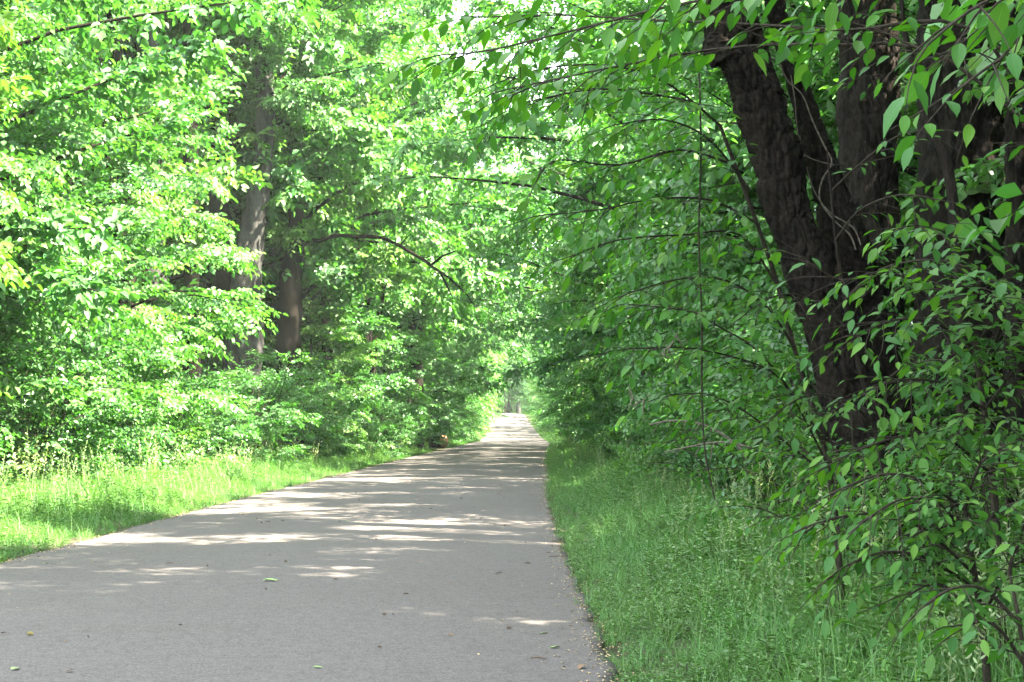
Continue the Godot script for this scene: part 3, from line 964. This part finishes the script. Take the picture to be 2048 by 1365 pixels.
func build_near_plants() -> void:
	rng.seed = 904
	var foot := on_ground(2.75, 6.6)
	near_plant("overhanging_sapling", "young tree whose long leafy branches hang into view over the road edge", "tree", foot,
		[foot, foot + Vector3(-0.1, 1.2, 0), foot + Vector3(-0.3, 2.3, 0), foot + Vector3(-0.45, 3.4, 0.1), foot + Vector3(-0.5, 4.6, 0.1)], [0.05, 0.04, 0.034, 0.026, 0.012],
		[[foot + Vector3(-0.4, 3.1, 0)] + line_of([[1900, -70, 6.2], [1600, -30, 6.3], [1350, 10, 6.6], [1150, 60, 6.9], [980, 100, 7.1], [880, 110, 7.2]]),
		[foot + Vector3(-0.3, 2.6, 0)] + line_of([[1950, 60, 6.3], [1700, 60, 6.4], [1500, 48, 6.7], [1300, 40, 7.0], [1120, 30, 7.3], [950, 35, 7.5]]),
		[foot + Vector3(-0.3, 2.4, 0)] + line_of([[1900, 120, 6.6], [1650, 90, 6.8], [1460, 95, 7.1], [1300, 120, 7.4], [1150, 150, 7.6], [1010, 180, 7.8]]),
		[foot + Vector3(-0.45, 3.4, 0)] + line_of([[1900, -150, 5.4], [1700, -120, 5.2], [1500, -90, 5.1], [1350, -60, 5.1]]),
		[foot + Vector3(-0.3, 2.5, 0)] + line_of([[2180, -60, 4.6], [2060, -30, 4.2], [1960, 10, 4.0], [1890, 60, 3.9]]),
		[foot + Vector3(-0.25, 2.2, 0)] + line_of([[2120, 60, 5.2], [2000, 120, 4.9], [1930, 170, 4.8]]),
		[foot + Vector3(-0.25, 2.2, 0)] + line_of([[1990, 100, 6.2], [1880, 110, 6.0], [1760, 60, 6.1]])],
		{"leaf": 0.096, "twig": 0.32, "gap": 0.075, "bark": M.bark, "bare": 0.3, "most": 290})
	foot = on_ground(pt(1690, 1270, 11.5).x, 11.5)
	near_plant("arching_shrub", "many-stemmed shrub whose thin dark stems arch out in front of the leaning tree", "shrub", foot,
		[foot] + line_of([[1665, 980, 11.4], [1630, 830, 11.3], [1590, 700, 11.1], [1540, 520, 10.8], [1440, 250, 10.3]]), [0.028, 0.024, 0.021, 0.018, 0.015, 0.012],
		[line_of([[1440, 250, 10.3], [1340, 170, 9.8], [1230, 132, 9.4], [1100, 135, 9.0], [1010, 160, 8.8]]),
		line_of([[1400, 210, 10.1], [1345, 195, 9.7], [1200, 178, 9.3], [1050, 205, 9.0]]),
		line_of([[1470, 330, 10.4], [1360, 300, 10.0], [1240, 330, 9.6], [1120, 320, 9.3], [1080, 345, 9.1]]),
		line_of([[1520, 450, 10.6], [1420, 400, 10.2], [1300, 400, 9.9], [1200, 420, 9.6], [1090, 430, 9.4]]),
		line_of([[1560, 580, 10.9], [1480, 470, 10.6], [1370, 470, 10.3], [1240, 480, 9.9], [1150, 510, 9.7]]),
		line_of([[1665, 980, 11.4], [1647, 887, 11.2], [1581, 781, 10.8], [1511, 698, 10.4], [1440, 655, 10.0], [1380, 623, 9.8], [1270, 610, 9.5]]),
		line_of([[1655, 930, 11.3], [1600, 820, 10.9], [1545, 745, 10.5], [1430, 705, 10.1], [1340, 695, 9.8], [1240, 700, 9.6]]),
		line_of([[1600, 720, 11.0], [1540, 620, 10.7], [1450, 560, 10.4], [1350, 560, 10.1], [1250, 590, 9.8]]),
		line_of([[1655, 950, 11.3], [1590, 900, 10.9], [1500, 830, 10.5], [1420, 790, 10.2], [1340, 790, 10.0]]),
		line_of([[1500, 380, 10.5], [1420, 280, 10.1], [1330, 240, 9.8], [1230, 250, 9.5]])],
		{"leaf": 0.096, "twig": 0.34, "gap": 0.075, "bark": M.twig, "bare": 0.12, "most": 295})
	foot = on_ground(pt(1835, 1290, 11.0).x, 11.0)
	near_plant("pale_sapling", "thin sapling with a pale grey stem leaning in front of the thick trunks", "tree", foot,
		[foot] + line_of([[1800, 1080, 11.0], [1765, 920, 11.0], [1735, 800, 11.0], [1708, 690, 11.0], [1690, 600, 11.0], [1672, 480, 11.0], [1655, 300, 11.0]]), [0.02, 0.018, 0.017, 0.016, 0.015, 0.013, 0.01, 0.006],
		[line_of([[1690, 600, 11.0], [1760, 540, 10.7], [1860, 520, 10.4], [1960, 540, 10.2]]),
		line_of([[1700, 660, 11.0], [1620, 600, 10.7], [1560, 590, 10.4], [1500, 620, 10.2]]),
		line_of([[1672, 480, 11.0], [1720, 420, 10.6], [1800, 390, 10.3], [1880, 400, 10.1]]),
		line_of([[1735, 800, 11.0], [1800, 740, 10.6], [1880, 720, 10.3], [1960, 740, 10.1]]),
		line_of([[1665, 380, 11.0], [1730, 320, 10.6], [1800, 270, 10.4], [1870, 260, 10.2]]),
		line_of([[1750, 850, 11.0], [1690, 800, 10.6], [1620, 790, 10.4], [1560, 820, 10.2]])],
		{"leaf": 0.092, "twig": 0.32, "gap": 0.11, "bark": M.bark, "most": 250})
	foot = on_ground(pt(2010, 1380, 9.2).x, 9.2)
	near_plant("layered_shrub", "broad shrub with flat layers of large drooping leaves before the hollow tree", "shrub", foot,
		[foot] + line_of([[2000, 1150, 9.2], [1985, 950, 9.1], [1960, 760, 9.0], [1940, 640, 8.9]]), [0.026, 0.023, 0.02, 0.016, 0.01],
		[line_of([[1940, 640, 8.9], [1850, 570, 8.7], [1760, 545, 8.5], [1680, 560, 8.4], [1600, 510, 8.3]]),
		line_of([[1940, 640, 8.9], [1960, 540, 8.6], [1900, 470, 8.4], [1830, 450, 8.2]]),
		line_of([[1950, 700, 9.0], [1880, 650, 8.6], [1790, 640, 8.4], [1700, 680, 8.2]]),
		line_of([[1950, 700, 9.0], [2010, 600, 8.7], [2060, 560, 8.5]]),
		line_of([[1970, 820, 9.0], [1900, 770, 8.7], [1800, 760, 8.5], [1720, 790, 8.3]]),
		line_of([[1970, 820, 9.0], [2030, 740, 8.7], [2070, 700, 8.5]]),
		line_of([[1985, 950, 9.1], [1900, 880, 8.7], [1820, 870, 8.4], [1720, 900, 8.2], [1660, 930, 8.1]]),
		line_of([[1985, 950, 9.1], [2020, 860, 8.6], [1960, 830, 8.3]]),
		line_of([[1960, 740, 9.0], [2000, 660, 8.4], [1980, 590, 8.0], [1920, 560, 7.8]])],
		{"leaf": 0.092, "twig": 0.34, "gap": 0.047, "bark": M.twig, "bare": 0.15, "most": 295})
	foot = on_ground(pt(1985, 1500, 7.6).x, 7.6)
	near_plant("low_spreading_shrub", "low spreading shrub with drooping leaves over the tall grass", "shrub", foot,
		[foot] + line_of([[1970, 1300, 7.6], [1950, 1150, 7.5], [1930, 1020, 7.4]]), [0.02, 0.018, 0.014, 0.008],
		[line_of([[1950, 1150, 7.5], [1850, 1060, 7.3], [1760, 1030, 7.2], [1680, 1035, 7.1], [1610, 1055, 7.1]]),
		line_of([[1930, 1020, 7.4], [1840, 960, 7.2], [1760, 950, 7.1], [1680, 980, 7.0]]),
		line_of([[1930, 1020, 7.4], [1960, 930, 7.1], [2010, 900, 7.0]]),
		line_of([[1955, 1180, 7.5], [1860, 1120, 7.2], [1790, 1105, 7.0], [1730, 1115, 6.9], [1680, 1140, 6.9]]),
		line_of([[1960, 1250, 7.5], [1900, 1180, 7.2], [1860, 1170, 7.0], [1820, 1190, 6.9]]),
		line_of([[1960, 1250, 7.5], [2010, 1150, 7.2], [2050, 1120, 7.0]]),
		line_of([[1940, 1080, 7.4], [2000, 1020, 7.1], [2060, 1000, 6.9]]),
		line_of([[1940, 1080, 7.4], [1880, 1010, 7.0], [1800, 1000, 6.8], [1720, 1050, 6.7]])],
		{"leaf": 0.072, "twig": 0.27, "gap": 0.036, "bark": M.twig, "bare": 0.12, "most": 295})
	foot = on_ground(pt(2080, 1640, 6.2).x, 6.2)
	near_plant("corner_seedling", "small seedling with a few lobed pale leaves at the foot of the shrubs", "plant", foot,
		[foot] + line_of([[2060, 1420, 6.2], [2040, 1250, 6.1], [2020, 1150, 6.1]]), [0.012, 0.01, 0.008, 0.004],
		[line_of([[2040, 1250, 6.1], [1970, 1180, 6.0], [1900, 1180, 5.9], [1840, 1220, 5.9]]),
		line_of([[2050, 1330, 6.1], [1990, 1250, 6.0], [1930, 1250, 5.9]]),
		line_of([[2020, 1150, 6.1], [2030, 1100, 6.0], [2060, 1080, 5.9]])],
		{"leaf": 0.08, "twig": 0.22, "gap": 0.07, "bark": M.twig, "bare": 0.15, "most": 120})
	# crooked thin stem between the thick trunks
	foot = on_ground(pt(1905, 1150, 15.0).x, 15.0)
	near_plant("crooked_sapling", "crooked thin sapling stem crossing between the furrowed tree and the hollow tree", "tree", foot,
		[foot] + line_of([[1925, 800, 15.0], [1915, 500, 15.0], [1895, 330, 15.0], [1862, 250, 15.0], [1842, 190, 15.0], [1825, 120, 15.0], [1806, 40, 15.0], [1800, -100, 15.0]]), [0.06, 0.055, 0.052, 0.05, 0.056, 0.044, 0.034, 0.026, 0.016],
		[line_of([[1806, 40, 15.0], [1740, 20, 14.6], [1690, 40, 14.3]]), line_of([[1825, 120, 15.0], [1890, 60, 14.6], [1960, 40, 14.3]]), line_of([[1842, 190, 15.0], [1780, 150, 14.5], [1700, 160, 14.2]])],
		{"leaf": 0.12, "twig": 0.35, "gap": 0.16, "bark": M.bark, "most": 120})
	# leafy shrubs behind them, in the bright gap and under the trunks
	var spots := [[1700, 14.5, 1.8], [1580, 19.0, 2.1], [1480, 25.0, 2.5], [1680, 18.0, 2.3], [1420, 31.0, 2.7], [1770, 13.5, 1.4], [1890, 13.5, 1.5], [2000, 12.5, 1.7]]
	for i in spots.size():
		var a = spots[i]
		foot = on_ground(pt(a[0], 1000, a[1]).x, a[1])
		var br := []
		for k in 14:
			var az := TAU * k / 14.0 + rng.randf_range(-0.3, 0.3)
			var h: float = a[2] * rng.randf_range(0.35, 1.0)
			var r: float = a[2] * rng.randf_range(0.35, 0.6)
			var dv := Vector3(cos(az), 0, sin(az))
			br.append([foot + Vector3(0, 0.1, 0) + dv * 0.03, foot + dv * r * 0.3 + Vector3(0, h * 0.5, 0), foot + dv * r * 0.65 + Vector3(0, h * 0.85, 0), foot + dv * r + Vector3(0, h, 0), foot + dv * r * 1.35 + Vector3(0, h * 0.98, 0)])
		near_plant("understorey_shrub", ["leafy shrub at the grass edge by the leaning tree", "leafy shrub further along the grass than the leaning tree", "tall leafy shrub with arching stems along the shaded grass verge", "bushy shrub behind the arching stems beside the leaning tree", "far leafy shrub with arching stems along the shaded grass verge", "small shrub before the foot of the leaning tree", "small shrub before the foot of the hollow tree", "leafy shrub beside the slim blotched tree"][i], "shrub", foot,
			[foot, foot + Vector3(0.05, a[2] * 0.4, 0.03), foot + Vector3(0.02, a[2] * 0.9, 0)], [0.02, 0.014, 0.006], br,
			{"leaf": 0.088, "twig": 0.3, "gap": 0.08, "bark": M.twig, "bare": 0.2, "most": 90})
	# dead twigs and a hanging vine
	for tw in [[[[1300, 850, 7], [1345, 842, 8], [1400, 848, 9], [1450, 872, 11], [1490, 905, 12]], "pale dead branch with side twigs lying over the tall grass edge", 17.0],
			[[[1330, 905, 5], [1400, 890, 7], [1450, 885, 8], [1500, 895, 9]], "short pale dead branch lying under the arching shrub", 16.0],
			[[[1356, 660, 3], [1346, 685, 4], [1330, 700, 3], [1318, 712, 2]], "thin forked pale twig hanging among green leaves", 9.6],
			[[[1268, 745, 3], [1262, 780, 4], [1275, 805, 3], [1300, 790, 2]], "curled pale twig caught in the leaves above the verge", 9.6]]:
		var list := []
		for p in tw[0]:
			list.append([p[0], p[1], p[2] * 0.5, tw[2]])
		var vp := stem_points(Vector3.ZERO, list)
		var m := MB.new()
		m.tube(smooth_line(vp[0], 4), smooth_values(vp[1], 4), 6, Color.WHITE)
		var line := smooth_line(vp[0], 4)
		for i in range(2, line.size() - 1, 2):
			var e: Vector3 = line[i] + Vector3(rng.randf_range(-0.06, 0.06), rng.randf_range(-0.16, -0.03), rng.randf_range(-0.05, 0.05)) * tw[2] / 12.0
			m.tube([line[i], line[i].lerp(e, 0.5) + rv(0.008), e], [0.006, 0.004, 0.002], 4, Color.WHITE)
		tag(top("dead_branch", m.mesh(), M.dead_twig), tw[1], "branch")
	var hv := stem_points(Vector3.ZERO, [[1398, 120, 4, 10.0], [1402, 300, 4, 10.0], [1398, 480, 4, 10.0], [1404, 640, 4, 10.0], [1404, 780, 4, 10.0], [1410, 900, 4, 10.0], [1430, 1000, 3, 10.0]])
	var hm := MB.new()
	hm.tube(smooth_line(hv[0], 5), smooth_values(hv[1], 5), 5, Color.WHITE)
	tag(top("hanging_vine", hm.mesh(), M.twig), "thin straight vine hanging down in front of the shaded foliage to the grass", "vine")


# ------------------------------------------------------------------ verges
func tuft(blades: int, h: float, spread: float, w: float) -> ArrayMesh:
	var m := MB.new()
	for i in blades:
		var az := rng.randf() * TAU
		var dv := Vector3(cos(az), 0, sin(az))
		var side := Vector3(-dv.z, 0, dv.x)
		var p := dv * rng.randf() * spread * 0.5 + rv(0.02)
		p.y = -0.03
		var hh := h * rng.randf_range(0.5, 1.15)
		var bend := rng.randf_range(0.2, 1.15) * hh
		var tone := leaf_tone(Color(0.105, 0.235, 0.06))
		var b := m.v.size()
		for k in 4:
			var t := k / 3.0
			var c := p + dv * bend * t * t + Vector3.UP * hh * (t - 0.28 * t * t * bend / hh)
			var ww := w * (1.0 - t * 0.92) * 0.5
			for s in [-1.0, 1.0]:
				m.v.append(c + side * ww * s); m.n.append((Vector3.UP * bend * 0.8 - dv * hh * 0.5 + side * s * 0.1).normalized()); m.c.append(tone)
		for k in 3:
			var q := b + k * 2
			m.idx.append_array(PackedInt32Array([q, q + 2, q + 1, q + 1, q + 2, q + 3]))
	return m.mesh()

func weed(stems: int, h: float, l: float) -> ArrayMesh:
	var m := MB.new()
	for i in stems:
		var p := Vector3(rng.randf_range(-0.12, 0.12), -0.02, rng.randf_range(-0.12, 0.12))
		var d := (Vector3.UP + rv(0.4)).normalized()
		var hh := h * rng.randf_range(0.5, 1.1)
		var e := p + d * hh
		m.tube([p, p.lerp(e, 0.5) + rv(0.01), e], [0.003, 0.0025, 0.0012], 3, Color(0.10, 0.17, 0.05))
		var az := rng.randf() * TAU
		var k := int(hh / (l * 0.5)) + 3
		for j in k:
			az += 2.3
			var ax := Vector3(cos(az), rng.randf_range(-0.2, 0.5), sin(az)).normalized()
			var s := l * rng.randf_range(0.6, 1.1) * (1.1 - 0.5 * j / k)
			m.leaf(p.lerp(e, (j + 0.7) / k), ax, (Vector3.UP + rv(0.3)).normalized(), s, s * 0.5, leaf_tone(Color(0.085, 0.20, 0.05)))
	return m.mesh()

func seed_stalk(h: float) -> ArrayMesh:
	var m := MB.new()
	for i in 3:
		var p := Vector3(rng.randf_range(-0.1, 0.1), -0.02, rng.randf_range(-0.1, 0.1))
		var e := p + Vector3(rng.randf_range(-0.16, 0.16), h * rng.randf_range(0.8, 1.1), rng.randf_range(-0.16, 0.16))
		var mid := p.lerp(e, 0.55) - Vector3((e - p).x, 0, (e - p).z) * 0.15
		m.tube([p, mid, e], [0.0022, 0.0018, 0.001], 3, Color(0.16, 0.24, 0.09))
		for j in 16:
			var at := mid.lerp(e, 0.25 + 0.75 * j / 15.0)
			var az := rng.randf() * TAU
			m.leaf(at, Vector3(cos(az), 0.7, sin(az)).normalized(), Vector3(sin(az), 0.2, cos(az)).normalized(), 0.035 * (1.2 - j / 24.0), 0.010, Color(0.22, 0.30, 0.14) * rng.randf_range(0.8, 1.2))
	return m.mesh()

func scatter(called: String, label: String, category: String, mesh: Mesh, spots: Array, m: Material) -> void:
	var mm := MultiMesh.new()
	mm.transform_format = MultiMesh.TRANSFORM_3D
	mm.use_colors = true
	mm.mesh = mesh
	mm.instance_count = spots.size()
	for i in spots.size():
		mm.set_instance_transform(i, spots[i][0])
		mm.set_instance_color(i, spots[i][1])
	var o := MultiMeshInstance3D.new()
	o.name = numbered(called)
	o.multimesh = mm
	o.material_override = m
	add_child(o)
	tag(o, label, category)
	o.set_meta("kind", "stuff")

func build_verges() -> void:
	rng.seed = 905
	var kinds := [[], [], [], [], [], [], []]
	# rows: side, from, to, tufts per square metre
	for z in [[1.0, 5.0, 22.0, 120.0], [1.0, 22.0, 45.0, 55.0], [1.0, 45.0, 110.0, 26.0], [1.0, 110.0, 260.0, 9.0], [-1.0, 14.0, 45.0, 55.0], [-1.0, 45.0, 110.0, 26.0], [-1.0, 110.0, 260.0, 9.0]]:
		var d: float = z[1]
		while d < z[2]:
			var width: float = (verge_left(d) if z[0] < 0 else verge_right(d)) + (3.2 if d < 60.0 else 1.0)
			var edge: float = inter(CENTRE, d) + z[0] * (HALF - 0.02)
			for i in int(width * z[3]):
				var e := width * pow(rng.randf(), 0.85)
				var x: float = edge + z[0] * e
				var dd := d + rng.randf()
				if z[0] < 0 and absf(dd - 97.0) < 4.0 and absf(x - pt(882, 890, dd).x) < 0.9: continue
				var patch := rough_noise.get_noise_2d(x * 0.7, dd * 0.5)
				var tallness := lerpf(0.5, 1.45, smoothstep(0.1, 2.2, e)) * (1.0 + 0.35 * patch)
				var k := rng.randi() % 3
				if rng.randf() < 0.45 + 0.6 * patch: k = 3 + rng.randi() % 2
				elif e > 1.0 and rng.randf() < 0.02 + 0.12 * maxf(0.0, rough_noise.get_noise_2d(x * 0.5 + 70.0, dd * 0.3)): k = 5
				var s := tallness * rng.randf_range(0.75, 1.25)
				var far: float = 1.0 if d < 45.0 else (1.35 if d < 110.0 else 2.0)
				var b := Basis(Vector3.UP, rng.randf() * TAU).scaled(Vector3(s * far, s, s * far) if k < 3 else Vector3.ONE * s * (1.0 + (far - 1.0) * 0.4))
				var tint := rng.randf_range(0.8, 1.2)
				kinds[k].append([Transform3D(b, on_ground(x, dd)), Color(tint * (1.0 + 0.25 * patch), tint, tint * 0.95)])
			d += 1.0
	var meshes := [tuft(16, 0.34, 0.22, 0.007), tuft(13, 0.48, 0.2, 0.008), tuft(18, 0.26, 0.26, 0.006), weed(5, 0.34, 0.075), weed(8, 0.2, 0.05), seed_stalk(0.75)]
	var names := [["grass", "fine green grass growing along both road edges", "grass"], ["tall_grass", "taller arching grass on the verges", "grass"], ["short_grass", "short dense grass close to the asphalt", "grass"], ["weeds", "small leafy weeds mixed into the roadside grass", "weeds"], ["ground_cover", "low small-leaved ground cover in the roadside grass", "weeds"], ["grass_seed_heads", "pale feathery seed heads standing above the grass", "grass"]]
	for k in 6:
		scatter(names[k][0], names[k][1], names[k][2], meshes[k], kinds[k], M.grass)
	# dry litter along the edges of the asphalt
	var m := MB.new()
	m.leaf(Vector3.ZERO, Vector3(1, 0.05, 0).normalized(), Vector3.UP, 0.05, 0.03, Color.WHITE)
	var bits := []
	for i in 9000:
		var d := 7.0 + 110.0 * pow(rng.randf(), 1.6)
		var side := 1.0 if rng.randf() < 0.55 else -1.0
		var x := inter(CENTRE, d) + side * (HALF + 0.10 * rng.randfn() - 0.02)
		if rng.randf() < 0.025:
			x = inter(CENTRE, d) + side * (HALF - absf(rng.randfn()) * 0.8)
		var u := (x - inter(CENTRE, d)) / HALF
		var y := inter(RISE, d) + 0.03 * maxf(0.0, 1.0 - u * u) if absf(u) < 1.0 else ground_y(x, d) + 0.012
		var c := Color(0.42, 0.28, 0.14).lerp(Color(0.45, 0.38, 0.22), rng.randf()) * rng.randf_range(0.6, 1.2)
		bits.append([Transform3D(Basis.from_euler(Vector3(rng.randf_range(-0.15, 0.15), rng.randf() * TAU, rng.randf_range(-0.12, 0.12))).scaled(Vector3.ONE * rng.randf_range(0.2, 0.65)), Vector3(x, y + 0.004, -d)), c])
	scatter("leaf_litter", "brown dry leaf bits lying along the asphalt edges", "leaf litter", m.mesh(), bits, M.litter)


# ------------------------------------------------------------------ small things
func build_small_things() -> void:
	rng.seed = 906
	# cut log and stump
	var foot := on_ground(pt(882, 890, 100).x, 100.0)
	var o := thing("cut_log", "short cut log with an orange sawn face lying in the roadside grass", "log", foot)
	var bark := MB.new()
	var ax := Vector3(0.75, 0.12, 0.62).normalized()
	var c0 := Vector3(0, 0.42, 0)
	bark.tube([c0 - ax * 0.9, c0 - ax * 0.2, c0 + ax * 0.25], [0.38, 0.40, 0.41], 18, Color.WHITE)
	part(o, "bark", bark.mesh(), M.bark)
	var face := MB.new()
	face.tube([c0 + ax * 0.2, c0 + ax * 0.26, c0 + ax * 0.265, c0 + ax * 0.27], [0.395, 0.395, 0.22, 0.001], 18, Color.WHITE)
	part(o, "sawn_face", face.mesh(), M.cut_wood).set_meta("label", "orange freshly sawn log face")
	foot = on_ground(pt(938, 868, 150).x, 150.0)
	o = thing("tree_stump", "small weathered brown stump standing at the edge of the sunny grass", "stump", foot)
	var st := MB.new()
	st.tube([Vector3(0, -0.1, 0), Vector3(0.02, 0.2, 0), Vector3(0.03, 0.62, 0)], [0.36, 0.24, 0.22], 14, Color.WHITE)
	part(o, "trunk", st.mesh(), M.bark)
	var tp := MB.new()
	tp.tube([Vector3(0.03, 0.6, 0), Vector3(0.03, 0.625, 0), Vector3(0.03, 0.63, 0)], [0.215, 0.2, 0.001], 14, Color.WHITE)
	part(o, "cut_top", tp.mesh(), M.dead_twig)
	# post far off by the crest
	foot = on_ground(pt(1010, 838, 268).x, 268.0)
	var post := MB.new()
	post.tube([foot, foot + Vector3(0, 1.0, 0), foot + Vector3(0.02, 2.6, 0)], [0.14, 0.13, 0.12], 10, Color.WHITE)
	post.tube([foot + Vector3(0.02, 2.6, 0), foot + Vector3(0.02, 2.64, 0)], [0.12, 0.01], 10, Color.WHITE)
	tag(top("wooden_post", post.mesh(), M.bark), "brown wooden post standing beyond the crest of the road", "post")
	# things lying on the asphalt: [px, py, kind, size, label]
	var named := [[525, 1161, 0, 0.22, "large curled pale green leaf lying alone on the asphalt"], [310, 1056, 1, 0.16, "crumpled brown leaf on the sunlit asphalt near the grass"], [22, 1337, 0, 0.13, "pale green leaf lying with a brown leaf on the shaded asphalt"], [148, 1339, 1, 0.10, "curled rust brown leaf on the shaded asphalt"], [1170, 1322, 1, 0.15, "dark folded leaf at the asphalt edge by the tall grass"], [1120, 1285, 0, 0.13, "flat pale green leaf on the asphalt by the grass edge"], [1095, 1258, 0, 0.10, "small green leaf on the asphalt by the litter strip"], [1112, 1078, 2, 0.45, "straight brown twig lying across the asphalt edge"], [1005, 1143, 1, 0.14, "reddish dry leaf flattened on the asphalt"], [1125, 1108, 2, 0.30, "pale bent twig sticking out from the grass onto the asphalt"], [60, 1268, 3, 0.05, "tiny yellow green seed on the shaded asphalt"], [1078, 1308, 2, 0.14, "dark twig fragment on the asphalt near the green leaves"]]
	for a in named:
		debris(a[0], a[1], a[2], a[3] * (0.7 if a[2] < 2 else 1.0), a[4], "")
	for i in 90:
		var py := 848.0 + F * EYE / rng.randf_range(9.2, 40.0)
		var d := F * EYE / (py - 848.0)
		var x := inter(CENTRE, d) + HALF * (1.0 - 1.9 * pow(rng.randf(), 1.15))
		var px := 1024.0 + x / d * F
		if px < 5.0: continue
		var kind: int = [1, 2, 2, 3, 1, 0][rng.randi() % 6]
		debris(px, py, kind, [0.05, 0.05, 0.08, 0.03][kind] * rng.randf_range(0.6, 1.4), ["small green leaf fragment scattered on the asphalt", "small brown leaf fragment scattered on the asphalt", "dark broken twig bit scattered on the asphalt", "dark seed or bud scattered on the asphalt"][kind], "bits scattered on the asphalt")

func debris(px: float, py: float, kind: int, size: float, label: String, group: String) -> void:
	var d := F * (EYE - 0.03) / (py - 848.0)
	var p := pt(px, py, d)
	var u := (p.x - inter(CENTRE, d)) / HALF
	p.y = inter(RISE, d) + 0.03 * maxf(0.0, 1.0 - u * u) + 0.003
	var m := MB.new()
	var turn := rng.randf() * TAU
	var mat: Material = M.litter
	if kind < 2:
		var col := Color(0.20, 0.30, 0.10) if kind == 0 else Color(0.13, 0.075, 0.04)
		m.add(leaf_meshes[[2, 4][kind]][1], Transform3D(Basis(Vector3.UP, turn).scaled(Vector3.ONE * size), Vector3(0, size * (0.05 if kind == 0 else 0.14), 0)), col * rng.randf_range(0.8, 1.2))
		m.uv.clear()
	elif kind == 2:
		var e := Vector3(cos(turn), 0, sin(turn) * 0.4) * size * 0.5
		m.tube([-e + Vector3(0, 0.004, 0), Vector3(0, 0.012, 0.01), e * 0.5 + Vector3(0, 0.006, -0.008), e + Vector3(0, 0.004, 0)], [0.004, 0.006, 0.005, 0.002], 5, Color(0.09, 0.06, 0.04))
	else:
		m.tube([Vector3(-0.5, 0.2, 0) * size, Vector3(-0.25, 0.3, 0) * size, Vector3(0.2, 0.3, 0) * size, Vector3(0.5, 0.2, 0.1) * size], [0.002, size * 0.3, size * 0.26, 0.002], 7, Color(0.16, 0.13, 0.04) if group == "" else Color(0.09, 0.065, 0.045))
	var o := top(["fallen_leaf", "dry_leaf", "twig", "seed"][kind], m.mesh(), mat)
	o.position = p
	tag(o, label, ["leaf", "leaf", "twig", "seed"][kind], group)
